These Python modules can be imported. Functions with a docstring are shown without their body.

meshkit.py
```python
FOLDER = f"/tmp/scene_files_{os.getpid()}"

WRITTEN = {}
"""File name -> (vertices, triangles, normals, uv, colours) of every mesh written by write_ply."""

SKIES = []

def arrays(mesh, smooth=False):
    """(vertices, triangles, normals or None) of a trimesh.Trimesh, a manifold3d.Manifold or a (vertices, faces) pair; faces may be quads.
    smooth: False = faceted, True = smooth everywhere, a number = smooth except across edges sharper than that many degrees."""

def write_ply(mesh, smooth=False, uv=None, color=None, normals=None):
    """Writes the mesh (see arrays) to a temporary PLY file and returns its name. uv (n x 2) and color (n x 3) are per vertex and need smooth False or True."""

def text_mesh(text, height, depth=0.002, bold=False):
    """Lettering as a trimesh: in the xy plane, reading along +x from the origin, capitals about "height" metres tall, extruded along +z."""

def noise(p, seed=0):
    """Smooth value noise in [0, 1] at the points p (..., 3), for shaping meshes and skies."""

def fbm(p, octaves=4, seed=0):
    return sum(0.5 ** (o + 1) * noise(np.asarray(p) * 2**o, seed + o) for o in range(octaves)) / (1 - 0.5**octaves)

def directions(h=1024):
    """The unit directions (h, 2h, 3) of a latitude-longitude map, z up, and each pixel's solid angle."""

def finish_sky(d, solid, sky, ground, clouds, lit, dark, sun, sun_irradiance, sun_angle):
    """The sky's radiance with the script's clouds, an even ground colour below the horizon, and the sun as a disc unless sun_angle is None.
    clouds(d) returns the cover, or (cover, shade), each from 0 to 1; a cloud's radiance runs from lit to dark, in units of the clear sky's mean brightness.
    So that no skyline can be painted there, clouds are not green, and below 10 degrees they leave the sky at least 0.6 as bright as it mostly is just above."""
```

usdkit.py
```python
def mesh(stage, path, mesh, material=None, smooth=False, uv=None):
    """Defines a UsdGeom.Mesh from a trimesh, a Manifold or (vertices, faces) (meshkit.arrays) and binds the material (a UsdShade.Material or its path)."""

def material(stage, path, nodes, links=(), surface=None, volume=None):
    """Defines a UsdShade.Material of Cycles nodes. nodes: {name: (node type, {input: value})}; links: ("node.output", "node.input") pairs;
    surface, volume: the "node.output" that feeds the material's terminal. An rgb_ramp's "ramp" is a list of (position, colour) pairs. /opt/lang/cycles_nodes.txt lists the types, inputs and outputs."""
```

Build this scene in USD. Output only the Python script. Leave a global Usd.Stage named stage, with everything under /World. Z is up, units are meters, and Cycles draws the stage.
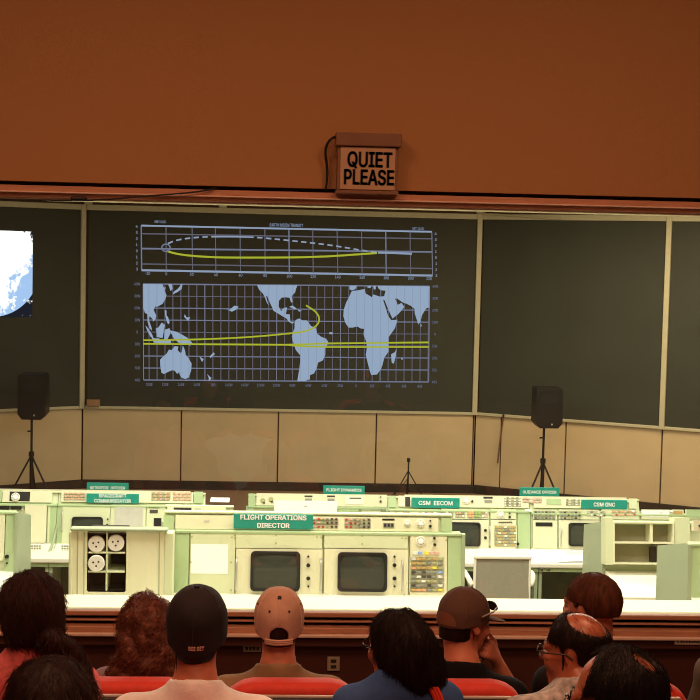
import math, random
import numpy as np, trimesh, usdkit, meshkit
from meshkit import fbm, noise
from pxr import Usd, UsdGeom, UsdLux, UsdShade, Gf, Sdf, Vt
from shapely.geometry import Polygon, box as sbox, LineString
from shapely import affinity, union_all

stage = Usd.Stage.CreateInMemory()
UsdGeom.SetStageUpAxis(stage, UsdGeom.Tokens.z)
UsdGeom.SetStageMetersPerUnit(stage, 1.0)
UsdGeom.Xform.Define(stage, '/World')
UsdGeom.Scope.Define(stage, '/World/Looks')
random.seed(7)
RNG = np.random.default_rng(11)

# ------------------------------------------------------------------ camera
FPX, PITCH, YAW, ROLL = 1405.0, 0.0673, 0.0562, 0.0227
CAM = np.array([0.0, 0.0, 3.6])
_F = np.array([math.sin(YAW) * math.cos(PITCH), math.cos(YAW) * math.cos(PITCH), -math.sin(PITCH)])
_R0 = np.array([math.cos(YAW), -math.sin(YAW), 0.0])
_U0 = np.cross(_R0, _F)
_U = _U0 * math.cos(ROLL) - _R0 * math.sin(ROLL)
_R = _R0 * math.cos(ROLL) + _U0 * math.sin(ROLL)
cam = UsdGeom.Camera.Define(stage, '/World/camera')
m = Gf.Matrix4d(*_R, 0, *_U, 0, *(-_F), 0, *CAM, 1)
cam.AddTransformOp().Set(m)
cam.CreateHorizontalApertureAttr(36.0)
cam.CreateVerticalApertureAttr(36.0)
cam.CreateFocalLengthAttr(36.0 * FPX / 700.0)
cam.CreateClippingRangeAttr(Gf.Vec2f(0.05, 200))
cam.CreateExposureAttr(0.0)


def rect_light(name, pos, w, h, color, power, rot=(0, 0, 0)):
    l = UsdLux.RectLight.Define(stage, '/World/' + name)
    l.AddTranslateOp().Set(Gf.Vec3d(*pos))
    l.AddRotateXYZOp().Set(Gf.Vec3f(*rot))
    l.CreateWidthAttr(w); l.CreateHeightAttr(h)
    l.CreateColorAttr(Gf.Vec3f(*color)); l.CreateIntensityAttr(power)


dome = UsdLux.DomeLight.Define(stage, '/World/sky')
dome.CreateIntensityAttr(0.0)
COOL = (1.0, 0.95, 0.80)
WARM = (1.0, 0.48, 0.27)
# control room ceiling lamps over the console rows; the two warm ones are added for the front wall
rect_light('console_lamp_row', (0.6, 7.6, 4.62), 6.0, 0.9, COOL, 11)
rect_light('console_lamp_row_001', (0.6, 9.8, 4.62), 8.0, 0.9, COOL, 11)
rect_light('console_lamp_row_002', (0.8, 12.0, 4.62), 9.0, 0.9, COOL, 10)
rect_light('console_lamp_row_003', (2.6, 14.6, 4.62), 6.0, 0.7, COOL, 5)
rect_light('console_lamp_row_004', (4.6, 18.2, 4.62), 4.0, 0.7, (1.0, 0.74, 0.44), 30.0)  # unseen warm lamp added to brighten the right of the front wall
rect_light('console_lamp_row_005', (-1.5, 19.0, 4.62), 5.0, 0.5, (1.0, 0.66, 0.36), 6.0)  # unseen warm lamp added to lift the left front wall panels
# viewing room tungsten downlights
rect_light('gallery_lamp', (-1.3, 3.9, 5.75), 1.2, 1.2, WARM, 11)
rect_light('gallery_lamp_001', (1.6, 3.9, 5.75), 1.2, 1.2, WARM, 11)
rect_light('gallery_lamp_002', (0.2, 1.4, 5.75), 1.8, 1.2, WARM, 10)

# ------------------------------------------------------------------ pixel helpers (where things stand)


def ray(px, py):
    return _F + (px - 350) / FPX * _R - (py - 350) / FPX * _U


def pt(px, py, y):
    d = ray(px, py)
    return CAM + d * (y / d[1])


def ptz(px, py, z):
    d = ray(px, py)
    return CAM + d * ((z - CAM[2]) / d[2])


def hit(px, py, pl):
    """pl = (y, z, s): the plane y = y + s*(z - z0)"""
    d = ray(px, py)
    t = (pl[0] + pl[2] * (CAM[2] - pl[1]) - CAM[1]) / (d[1] - pl[2] * d[2])
    return CAM + d * t


# ------------------------------------------------------------------ naming, defining
_used = {}


def numbered(parent, name):
    k = (parent, name)
    n = _used.get(k, 0)
    _used[k] = n + 1
    return name if n == 0 else f'{name}_{n:03d}'


def data(p, label=None, cat=None, group=None, kind=None):
    for k, v in (('label', label), ('category', cat), ('group', group), ('kind', kind)):
        if v:
            p.SetCustomDataByKey(k, v)
    return p


GROUPS = dict(flight_console='rows of pale green consoles', nameplate='teal nameplates on the consoles', speaker='black speakers on stands', speaker_stand='tripod stands under the speakers', paper_sheet='white sheets on the consoles', person='audience seated in the gallery', projection_screen='screens along the front wall', outlet_plate='wall plates below the window')


def thing(name, label, cat, loc=(0, 0, 0), rotz=0.0, group=None, kind=None):
    x = UsdGeom.Xform.Define(stage, '/World/' + numbered('/World', name))
    x.AddTranslateOp().Set(Gf.Vec3d(*map(float, loc)))
    x.AddRotateZOp().Set(math.degrees(rotz))
    p = data(x.GetPrim(), label, cat, group or (GROUPS.get(name) if label else None), kind)
    ORIGIN[str(p.GetPath())] = np.array(loc, float)
    return p


ORIGIN = {}


def part(parent, name, mesh, material, smooth=False, label=None, kind=None, world=False):
    """a Mesh under parent; world=True: the vertices are world coordinates of an unrotated thing"""
    base = str(parent.GetPath())
    if world:
        top = '/'.join(base.split('/')[:3])
        mesh = mesh.copy(); mesh.apply_translation(-ORIGIN[top])
    g = usdkit.mesh(stage, base + '/' + numbered(base, name), mesh, material, smooth=smooth)
    return data(g.GetPrim(), label, None, None, kind)


def solo(name, mesh, material, label=None, cat=None, kind=None, group=None, smooth=False):
    g = usdkit.mesh(stage, '/World/' + numbered('/World', name), mesh, material, smooth=smooth)
    ORIGIN[str(g.GetPrim().GetPath())] = np.zeros(3)
    return data(g.GetPrim(), label, cat, group, kind)


def copy_of(prim, loc, rotz=0.0, label=None):
    was = prim.GetCustomData()
    r = thing(prim.GetName().rsplit('_0', 1)[0], label or was['label'], was['category'], loc, rotz, was.get('group'))
    r.GetReferences().AddInternalReference(prim.GetPath())
    r.SetInstanceable(True)
    return r


# ------------------------------------------------------------------ materials
def mat(name, color, rough=0.5, metal=0.0, var=0.12, scale=12.0, bump=0.0, bscale=150.0, spec=0.5, stretch=(1, 1, 1), sss=0.0, coat=0.0, sheen=0.0, detail=4.0):
    c = np.array(color, float)
    nodes = {'tc': ('texture_coordinate', {}), 'mp': ('mapping', {'scale': stretch}),
             'n': ('noise_texture', {'scale': scale, 'detail': detail}),
             'r': ('rgb_ramp', {'ramp': [(0.25, tuple(c * (1 - var))), (0.75, tuple(np.minimum(c * (1 + var), 1)))]}),
             'p': ('principled_bsdf', {'roughness': rough, 'metallic': metal, 'specular_ior_level': spec, 'subsurface_weight': sss, 'subsurface_radius': (0.012, 0.004, 0.002), 'subsurface_scale': 1.0, 'coat_weight': coat, 'sheen_weight': sheen})}
    links = [('tc.object', 'mp.vector'), ('mp.vector', 'n.vector'), ('n.fac', 'r.fac'), ('r.color', 'p.base_color')]
    if bump:
        nodes['bn'] = ('noise_texture', {'scale': bscale, 'detail': 3.0})
        nodes['b'] = ('bump', {'strength': bump, 'distance': 0.004})
        links += [('mp.vector', 'bn.vector'), ('bn.fac', 'b.height'), ('b.normal', 'p.normal')]
    return usdkit.material(stage, '/World/Looks/' + name, nodes, links, surface='p.BSDF')


def glow(name, color, strength):
    return usdkit.material(stage, '/World/Looks/' + name, {'e': ('emission', {'color': color, 'strength': strength})}, surface='e.emission')


MINT = mat('console_mint', (0.66, 0.72, 0.47), 0.45, var=0.04, scale=3)
MINT_FRAME = mat('console_frame_green', (0.42, 0.56, 0.30), 0.45, var=0.05, scale=3)
MINT_SIDE = mat('console_side_shade_green', (0.35, 0.42, 0.27), 0.5, var=0.05, scale=3)  # darker mint: the shade on the console sides is put into the colour
CREAM = mat('console_cream', (0.76, 0.76, 0.53), 0.45, var=0.04, scale=3)
DESK = mat('desk_white', (0.86, 0.85, 0.74), 0.35, var=0.03, scale=4)
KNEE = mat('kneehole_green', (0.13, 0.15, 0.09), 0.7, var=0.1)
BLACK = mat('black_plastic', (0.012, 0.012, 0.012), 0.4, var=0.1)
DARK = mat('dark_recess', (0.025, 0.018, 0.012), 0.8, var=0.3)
TUBE = mat('crt_glass', (0.042, 0.047, 0.037), 0.14, var=0.08, scale=4, coat=0.2)
PAPER = mat('white_paper', (0.97, 0.97, 0.97), 0.8, var=0.02)
GREY = mat('grey_metal', (0.55, 0.55, 0.48), 0.4, var=0.08)
CHROME = mat('brushed_metal', (0.55, 0.54, 0.47), 0.35, metal=0.5, var=0.05)
TEAL = mat('sign_teal', (0.010, 0.30, 0.235), 0.45, var=0.05)
LETTER = mat('sign_white', (0.9, 0.9, 0.9), 0.5, var=0.01)
KEYC = {k: mat('key_' + k, c, 0.5, var=0.12, scale=60) for k, c in dict(white=(0.8, 0.8, 0.75), grey=(0.27, 0.28, 0.24), dark=(0.07, 0.06, 0.05), amber=(0.55, 0.36, 0.12), orange=(0.8, 0.42, 0.2), red=(0.55, 0.06, 0.04), yellow=(0.9, 0.72, 0.06), blue=(0.25, 0.42, 0.8), green=(0.35, 0.5, 0.16), pink=(0.75, 0.5, 0.42), olive=(0.42, 0.42, 0.2)).items()}
PANEL_TAN = mat('wall_panel_tan', (0.56, 0.455, 0.285), 0.75, var=0.06, scale=2.5)
RAIL = mat('frame_rail_cream', (0.48, 0.47, 0.34), 0.55, var=0.06)
GAP = mat('joint_brown', (0.08, 0.045, 0.02), 0.8)
BASEB = mat('baseboard_dark', (0.03, 0.02, 0.014), 0.7, var=0.3)
CARPET = mat('carpet_brown', (0.26, 0.17, 0.11), 0.95, var=0.2, scale=40, bump=0.4, bscale=300)
SCREEN = mat('screen_grey', (0.034, 0.040, 0.031), 0.75, var=0.12, scale=1.2)
ORANGE = mat('fabric_wall_orange', (0.50, 0.262, 0.113), 0.95, var=0.10, scale=220, bump=0.5, bscale=420, spec=0.1, detail=2)
WOOD = mat('rail_wood', (0.60, 0.29, 0.17), 0.4, var=0.2, scale=8, stretch=(0.6, 12, 12))
WOOD_LIGHT = mat('rail_wood_edge', (0.95, 0.68, 0.54), 0.35, var=0.1)
SILL = mat('sill_cream', (0.78, 0.71, 0.47), 0.4, var=0.03)
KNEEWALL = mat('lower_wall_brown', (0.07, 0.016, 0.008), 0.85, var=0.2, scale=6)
PLATE = mat('outlet_beige', (0.36, 0.30, 0.22), 0.5)
RED = mat('seat_red', (0.68, 0.034, 0.010), 0.65, var=0.10, scale=30, bump=0.15, bscale=300, sheen=0.2)
SHELL = mat('seat_shell_black', (0.02, 0.014, 0.012), 0.45)
SEATEDGE = mat('seat_edge_pale', (0.55, 0.45, 0.38), 0.35)
SPK = mat('speaker_black', (0.007, 0.0065, 0.006), 0.5, var=0.15)
GRILLE = mat('speaker_grille', (0.009, 0.008, 0.0075), 0.35, var=0.2, scale=200, bump=0.4, bscale=400)
CABLE = mat('cable_black', (0.012, 0.010, 0.010), 0.5)
CHAIRF = mat('chair_fabric', (0.29, 0.275, 0.21), 0.9, var=0.10, scale=90, bump=0.3, bscale=400)
CEIL = mat('ceiling_tile', (0.6, 0.58, 0.5), 0.9)
DARKCEIL = mat('ceiling_dark', (0.10, 0.07, 0.05), 0.9)
BACKWALL = mat('back_wall_brown', (0.12, 0.075, 0.05), 0.9)
PANE = usdkit.material(stage, '/World/Looks/pane', {'f': ('fresnel', {'IOR': 1.45}), 't': ('transparent_bsdf', {'color': (0.98, 0.99, 0.97)}), 'g': ('glossy_bsdf', {'color': (1, 1, 1), 'roughness': 0.0}), 'x': ('mix_closure', {})},
                       [('f.fac', 'x.fac'), ('t.BSDF', 'x.closure1'), ('g.BSDF', 'x.closure2')], surface='x.closure')


# ------------------------------------------------------------------ mesh helpers
def cat(ms):
    return trimesh.util.concatenate([x for x in ms if x is not None])


def bx(x0, x1, y0, y1, z0, z1):
    b = trimesh.creation.box((x1 - x0, y1 - y0, z1 - z0))
    b.apply_translation(((x0 + x1) / 2, (y0 + y1) / 2, (z0 + z1) / 2))
    return b


def rbox(w, d, h, r=0.004, seg=2):
    """box w,d,h centred at the origin with rounded edges (hull of corner spheres)"""
    import manifold3d as m3
    r = min(r, w / 2.01, d / 2.01, h / 2.01)
    s = m3.Manifold.sphere(r, 4 * seg)
    ps = [s.translate([sx * (w / 2 - r), sy * (d / 2 - r), sz * (h / 2 - r)]) for sx in (-1, 1) for sy in (-1, 1) for sz in (-1, 1)]
    mm = m3.Manifold.batch_hull(ps).to_mesh()
    return trimesh.Trimesh(mm.vert_properties[:, :3], mm.tri_verts, process=False)


def rbx(x0, x1, y0, y1, z0, z1, r=0.004, seg=2):
    b = rbox(x1 - x0, y1 - y0, z1 - z0, r, seg)
    b.apply_translation(((x0 + x1) / 2, (y0 + y1) / 2, (z0 + z1) / 2))
    return b


def tube(points, r, sides=8):
    p = np.array(points, float)
    t = np.gradient(p, axis=0); t /= np.linalg.norm(t, axis=1, keepdims=True) + 1e-12
    ref = np.array([0.3, 0.2, 0.93]); ref2 = np.array([0.95, 0.2, 0.1])
    n = np.cross(t, ref); bad = np.linalg.norm(n, axis=1) < 0.2
    n[bad] = np.cross(t[bad], ref2)
    n /= np.linalg.norm(n, axis=1, keepdims=True)
    b = np.cross(t, n)
    rr = np.broadcast_to(np.asarray(r, float), (len(p),))
    a = np.arange(sides) / sides * 2 * np.pi
    v = p[:, None] + rr[:, None, None] * (np.cos(a)[None, :, None] * n[:, None] + np.sin(a)[None, :, None] * b[:, None])
    f = []
    for i in range(len(p) - 1):
        for j in range(sides):
            k = (j + 1) % sides
            f += [[i * sides + j, i * sides + k, (i + 1) * sides + k], [i * sides + j, (i + 1) * sides + k, (i + 1) * sides + j]]
    v = v.reshape(-1, 3)
    c0, c1 = len(v), len(v) + 1
    v = np.vstack([v, p[0], p[-1]])
    for j in range(sides):
        k = (j + 1) % sides
        f += [[c0, k, j], [c1, (len(p) - 1) * sides + j, (len(p) - 1) * sides + k]]
    return trimesh.Trimesh(v, f, process=False)


def spline(pts, n=24):
    from scipy.interpolate import CubicSpline
    p = np.array(pts, float)
    u = np.concatenate([[0], np.cumsum(np.linalg.norm(np.diff(p, axis=0), axis=1))])
    return CubicSpline(u, p)(np.linspace(0, u[-1], n))


def rod(a, b, r, sides=10):
    return tube([a, (np.array(a) + np.array(b)) / 2, b], r, sides)


def profile_x(poly, x0, x1):
    """extrude a (y, z) polygon along x"""
    g = trimesh.creation.extrude_polygon(Polygon(poly), x1 - x0, engine='earcut')
    v = g.vertices
    out = trimesh.Trimesh(np.stack([v[:, 2] + x0, v[:, 0], v[:, 1]], 1), g.faces, process=False)
    return out


def rrect(w, h, r, q=6):
    return sbox(-w / 2 + r, -h / 2 + r, w / 2 - r, h / 2 - r).buffer(r, quad_segs=q)


def plate(shape, depth):
    """shapely shape in (x, z), extruded toward -y by depth from y=0"""
    ms = []
    for g in getattr(shape, 'geoms', [shape]):
        e = trimesh.creation.extrude_polygon(g, depth, engine='earcut')
        v = e.vertices
        ms.append(trimesh.Trimesh(np.stack([v[:, 0], -v[:, 2], v[:, 1]], 1), e.faces, process=False))
    return cat(ms)


def text_xz(s, height, depth=0.002, bold=True, squeeze=1.0, center=True):
    t = meshkit.text_mesh(s, height, depth, bold)
    v = t.vertices.copy()
    if center:
        v[:, 0] -= (v[:, 0].min() + v[:, 0].max()) / 2
        v[:, 1] -= height / 2
    return trimesh.Trimesh(np.stack([v[:, 0] * squeeze, -v[:, 2], v[:, 1]], 1), t.faces, process=False)


def turned(m, ax=0.0, az=0.0, loc=(0, 0, 0)):
    m = m.copy()
    if ax:
        m.apply_transform(trimesh.transformations.rotation_matrix(ax, [1, 0, 0]))
    if az:
        m.apply_transform(trimesh.transformations.rotation_matrix(az, [0, 0, 1]))
    m.apply_translation(loc)
    return m


def disc(r, depth, sides=20):
    """a round button facing -y, base at y=0"""
    c = trimesh.creation.revolve(np.array([[0, 0], [r, 0], [r, depth * 0.7], [r * 0.9, depth], [0, depth]]), sections=sides)
    return turned(c, math.pi / 2)

# ================================================================== SETTING
C30, S30 = math.cos(math.radians(30)), math.sin(math.radians(30))
CL, CR = np.array([-2.92, 22.0, 0.0]), np.array([3.25, 22.0, 0.0])
WING = 6.6
LSTART = CL + np.array([-C30 * WING, -S30 * WING, 0])
A30 = math.radians(30)
SZ0, SZ1, CEILZ = 1.168, 4.206, 4.66


def wall_hit(px, py, A, rot, off=0.0):
    """(local x, z) on the wall through A turned by rot, off metres in front of it"""
    n = np.array([-math.sin(rot), math.cos(rot), 0]); ex = np.array([math.cos(rot), math.sin(rot), 0])
    d = ray(px, py); P = A - n * off
    t = np.dot(P - CAM, n) / np.dot(d, n)
    q = CAM + d * t
    return float(np.dot(q - A, ex)), float(q[2])


def structure(name, loc=(0, 0, 0), rot=0.0):
    return thing(name, None, None, loc, rot, kind='structure')


def front_wall(name, A, rot, length, joints):
    w = structure(name, A, rot)
    part(w, 'backing', bx(0, length, 0.03, 0.15, -0.13, CEILZ), GAP)
    js = [0.0] + joints + [length]
    for a, b in zip(js[:-1], js[1:]):
        part(w, 'panel', rbx(a + 0.011, b - 0.011, 0.0, 0.04, 0.004, 1.122, 0.004, 1), PANEL_TAN)
    b = structure(name.replace('wall', 'baseboard'), A, rot)
    part(b, 'board', rbx(0, length, -0.03, 0.03, -0.13, 0.002, 0.005, 1), BASEB)
    return w


jc = [wall_hit(px, 440, CL, 0)[0] for px in (181, 278, 376, 473)]
front_wall('wall_front', CL, 0.0, CR[0] - CL[0], jc)
jr = [wall_hit(px, py, CR, -A30)[0] for px, py in ((500.3, 450), (565, 455), (661, 465))]
front_wall('wall_front_right', CR, -A30, WING, jr + [jr[-1] + 1.5, jr[-1] + 3.0])
front_wall('wall_front_left', LSTART, A30, WING, [WING - 3.05, WING - 1.5])


def screen(name, label, A, rot, x0, x1, brackets=()):
    s = thing(name, label, 'screen', A, rot)
    part(s, 'surface', bx(x0 + 0.03, x1 - 0.03, -0.02, 0.03, SZ0 - 0.01, SZ1 + 0.01), SCREEN)
    part(s, 'bottom_rail', rbx(x0, x1, -0.045, 0.03, SZ0 - 0.046, SZ0, 0.006, 1), RAIL)
    part(s, 'top_rail', rbx(x0, x1, -0.045, 0.03, SZ1, SZ1 + 0.085, 0.006, 1), RAIL)
    part(s, 'mullion', rbx(x1 - 0.04, x1 + 0.04, -0.06, 0.03, SZ0 - 0.046, SZ1 + 0.085, 0.006, 1), RAIL)
    for bpx in brackets:
        part(s, 'bracket', rbx(bpx - 0.06, bpx + 0.06, -0.05, 0.03, SZ1 + 0.085, SZ1 + 0.20, 0.006, 1), RAIL)
    return s


cx = CR[0] - CL[0]
scr = screen('projection_screen', 'wide dark centre screen lit with a blue world map and orbit plot', CL, 0.0, 0.04, cx - 0.02, [0.06, 2.13])
scrL = screen('projection_screen', 'dark screen left of the map, showing a bright white and blue picture', LSTART, A30, WING - 3.09, WING - 0.03, [])
xr = wall_hit(666, 330, CR, -A30)[0]
scr3 = screen('projection_screen', 'blank dark screen right of the world map, speaker before its lower edge', CR, -A30, 0.03, xr, [0.0, 1.9])
screen('projection_screen', 'blank dark screen cut off by the right edge of the photo', CR, -A30, xr, WING - 0.1, [])
sag = spline([(0.06, -0.07, SZ1 + 0.085), (0.35, -0.09, SZ1 + 0.075), (0.75, -0.1, SZ1 + 0.055), (1.1, -0.09, SZ1 + 0.03), (1.35, -0.07, SZ1 + 0.02)], 18)
part(scr3, 'loose_strip', tube(sag, 0.014, 6), RAIL, label='loose pale strip sagging under the top rail')

# ---- the projected map
BLUE_LAND = glow('projected_land', (0.38, 0.50, 0.71), 0.84)
BLUE_LINE = glow('projected_line', (0.42, 0.46, 0.70), 0.42)
FAINT_LINE = glow('projected_faint_line', (0.38, 0.37, 0.50), 0.33)
BRIGHT_LINE = glow('projected_bright_line', (0.52, 0.64, 0.92), 0.55)
YELLOW = glow('projected_track', (0.60, 0.66, 0.05), 0.70)
YP = 21.975


def quad_map(q):
    tl, tr, br, bl = [np.array(v, float) for v in q]
    return lambda u, v: (tl * (1 - u) + tr * u) * (1 - v) + (bl * (1 - u) + br * u) * v


def wp(p, y=YP):
    return pt(p[0], p[1], y)


def line_px(pts, wpx, y=YP):
    w = [wp(p, y) for p in pts]
    ls = LineString([(a[0], a[2]) for a in w]).buffer(wpx / 2 / 63.8, cap_style=2, join_style=2)
    m = plate(ls, 0.003); m.apply_translation((0, y, 0)); return m


def poly_px(pts, y=YP, holes=()):
    f = lambda ps: [(a[0], a[2]) for a in (wp(p, y) for p in ps)]
    g = Polygon(f(pts)).buffer(0)
    m = plate(g, 0.003); m.apply_translation((0, y, 0)); return m


def text_px(s, px, py, hpx, squeeze=1.0, y=YP):
    t = text_xz(s, hpx / 63.8, 0.003, False, squeeze)
    t.apply_translation(wp((px, py), y)); return t


PB = quad_map([(141.3, 225.6), (431.8, 231.8), (432.5, 275.6), (141.6, 270.2)])   # trajectory plot
part(scr, 'plot_frame', cat([line_px([PB(0, 0), PB(1, 0)], 1.7), line_px([PB(0, 1), PB(1, 1)], 2.0)]), BRIGHT_LINE, world=True)
part(scr, 'plot_axis', cat([line_px([PB(0, 0.515), PB(1, 0.46)], 1.6), line_px([PB(0, 0), PB(0, 1)], 1.2), line_px([PB(1, 0), PB(1, 1)], 0.8)] + [line_px([PB(u, 0.0), PB(u, 1)], 1.2) for u in (0.508, 0.841)]), BLUE_LINE, world=True)
part(scr, 'plot_grid', cat([line_px([PB(0, v), PB(1, v - 0.02)], 1.2) for v in (0.18, 0.86)] + [line_px([PB(u, 0), PB(u, 1)], 1.0) for u in (0.085, 0.175, 0.255, 0.34, 0.425, 0.59, 0.674, 0.758, 0.925)]), FAINT_LINE, world=True)
low = spline([(167, 251, 0), (175, 253.4, 0), (190, 255.6, 0), (210, 257, 0), (250, 257.6, 0), (290, 257.4, 0), (330, 256.2, 0), (360, 254.2, 0), (377, 253, 0)], 40)
part(scr, 'orbit_track', line_px([(a[0], a[1]) for a in low], 1.9, YP - 0.004), YELLOW, world=True)
up = spline([(168, 243.6, 0), (176, 240.5, 0), (186, 238.6, 0), (200, 237.2, 0), (225, 236.6, 0), (255, 237.4, 0), (290, 240.6, 0), (320, 243.9, 0), (345, 247.5, 0), (368, 251.2, 0), (378, 252.2, 0)], 121)
dash, i = [], 0
while i < 118:
    n = 3 if i < 24 else (24 if i < 50 else 3)
    dash.append(line_px([(a[0], a[1]) for a in up[i:i + n + 1]], 1.5, YP - 0.004)); i += n + 2
part(scr, 'dashed_orbit', cat(dash + [line_px([(378, 252.6), (400, 253.2), (412, 253.8)], 2.0, YP - 0.004)]), BRIGHT_LINE, world=True)
ring = [(166 + 4.2 * math.cos(a), 247.8 + 3.7 * math.sin(a)) for a in np.linspace(0, 2 * math.pi, 20)]
part(scr, 'earth_circle', line_px(ring, 1.3, YP - 0.006), BLUE_LINE, world=True)
labs = [text_px('EARTH MOON TRANSIT', 286.5, 225.2, 3.2, 0.66), text_px('GMT 0:00', 160, 221.8, 2.4, 0.7), text_px('GET 12:00', 418, 228.6, 2.4, 0.7)]
for k, u in enumerate((0.02, 0.085, 0.172, 0.255, 0.34, 0.425, 0.508, 0.59, 0.674, 0.758, 0.841, 0.925, 0.988)):
    p = PB(u, 1.07); labs.append(text_px(str((k - 1) * 20), p[0], p[1], 2.8, 0.8))
for k in range(8):
    p = PB(-0.016, 0.02 + k * 0.137); labs.append(text_px(str(abs(4 - k)), p[0], p[1], 2.6))
    p = PB(1.013, 0.04 + k * 0.137); labs.append(text_px(str(abs(4 - k)), p[0], p[1], 2.6))
part(scr, 'plot_labels', cat(labs), BRIGHT_LINE, world=True)

MB = quad_map([(143.2, 284.0), (429.5, 286.3), (428.6, 382.0), (143.6, 380.0)])     # world map, 93E eastward to 91E


def geo(lon, lat):
    return MB(((lon - 93) % 360 if lon < 93 else lon - 93) / 358.0, (40 - lat) / 80.0)


vl, hl, vb = [], [], []
for k in range(36):
    lon = 100 + 10 * k
    (vb if k in (7, 16, 24, 29) else vl).append(line_px([geo(lon, 40), geo(lon, -40)], 0.9))
for lat in (20, 10, -20, -30):
    hl.append(line_px([MB(0, (40 - lat) / 80), MB(1, (40 - lat) / 80)], 1.1))
hl += [line_px([MB(0, v), MB(1, v)], 1.3) for v in (0, 1)] + [line_px([MB(u, 0), MB(u, 1)], 0.9) for u in (0, 1)]
part(scr, 'meridians', cat(vl + [line_px([MB(0, (40 - t) / 80), MB(1, (40 - t) / 80)], 0.9) for t in (30, 0, -10)]), FAINT_LINE, world=True)
part(scr, 'map_lines', cat(vb + hl), BLUE_LINE, world=True)
ASIA = [(93, 40), (117, 40), (119, 37), (121.5, 37.3), (119.5, 35), (122, 31), (121, 28), (117, 23.5), (110, 21), (108, 21.5), (106, 18.5), (109, 14), (108.5, 11), (105, 8.7), (105, 10.5), (101, 13.2), (99.6, 11), (103, 4), (103.8, 1.3), (101, 3), (98.5, 8), (98, 15), (95, 16), (93, 20)]
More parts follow.
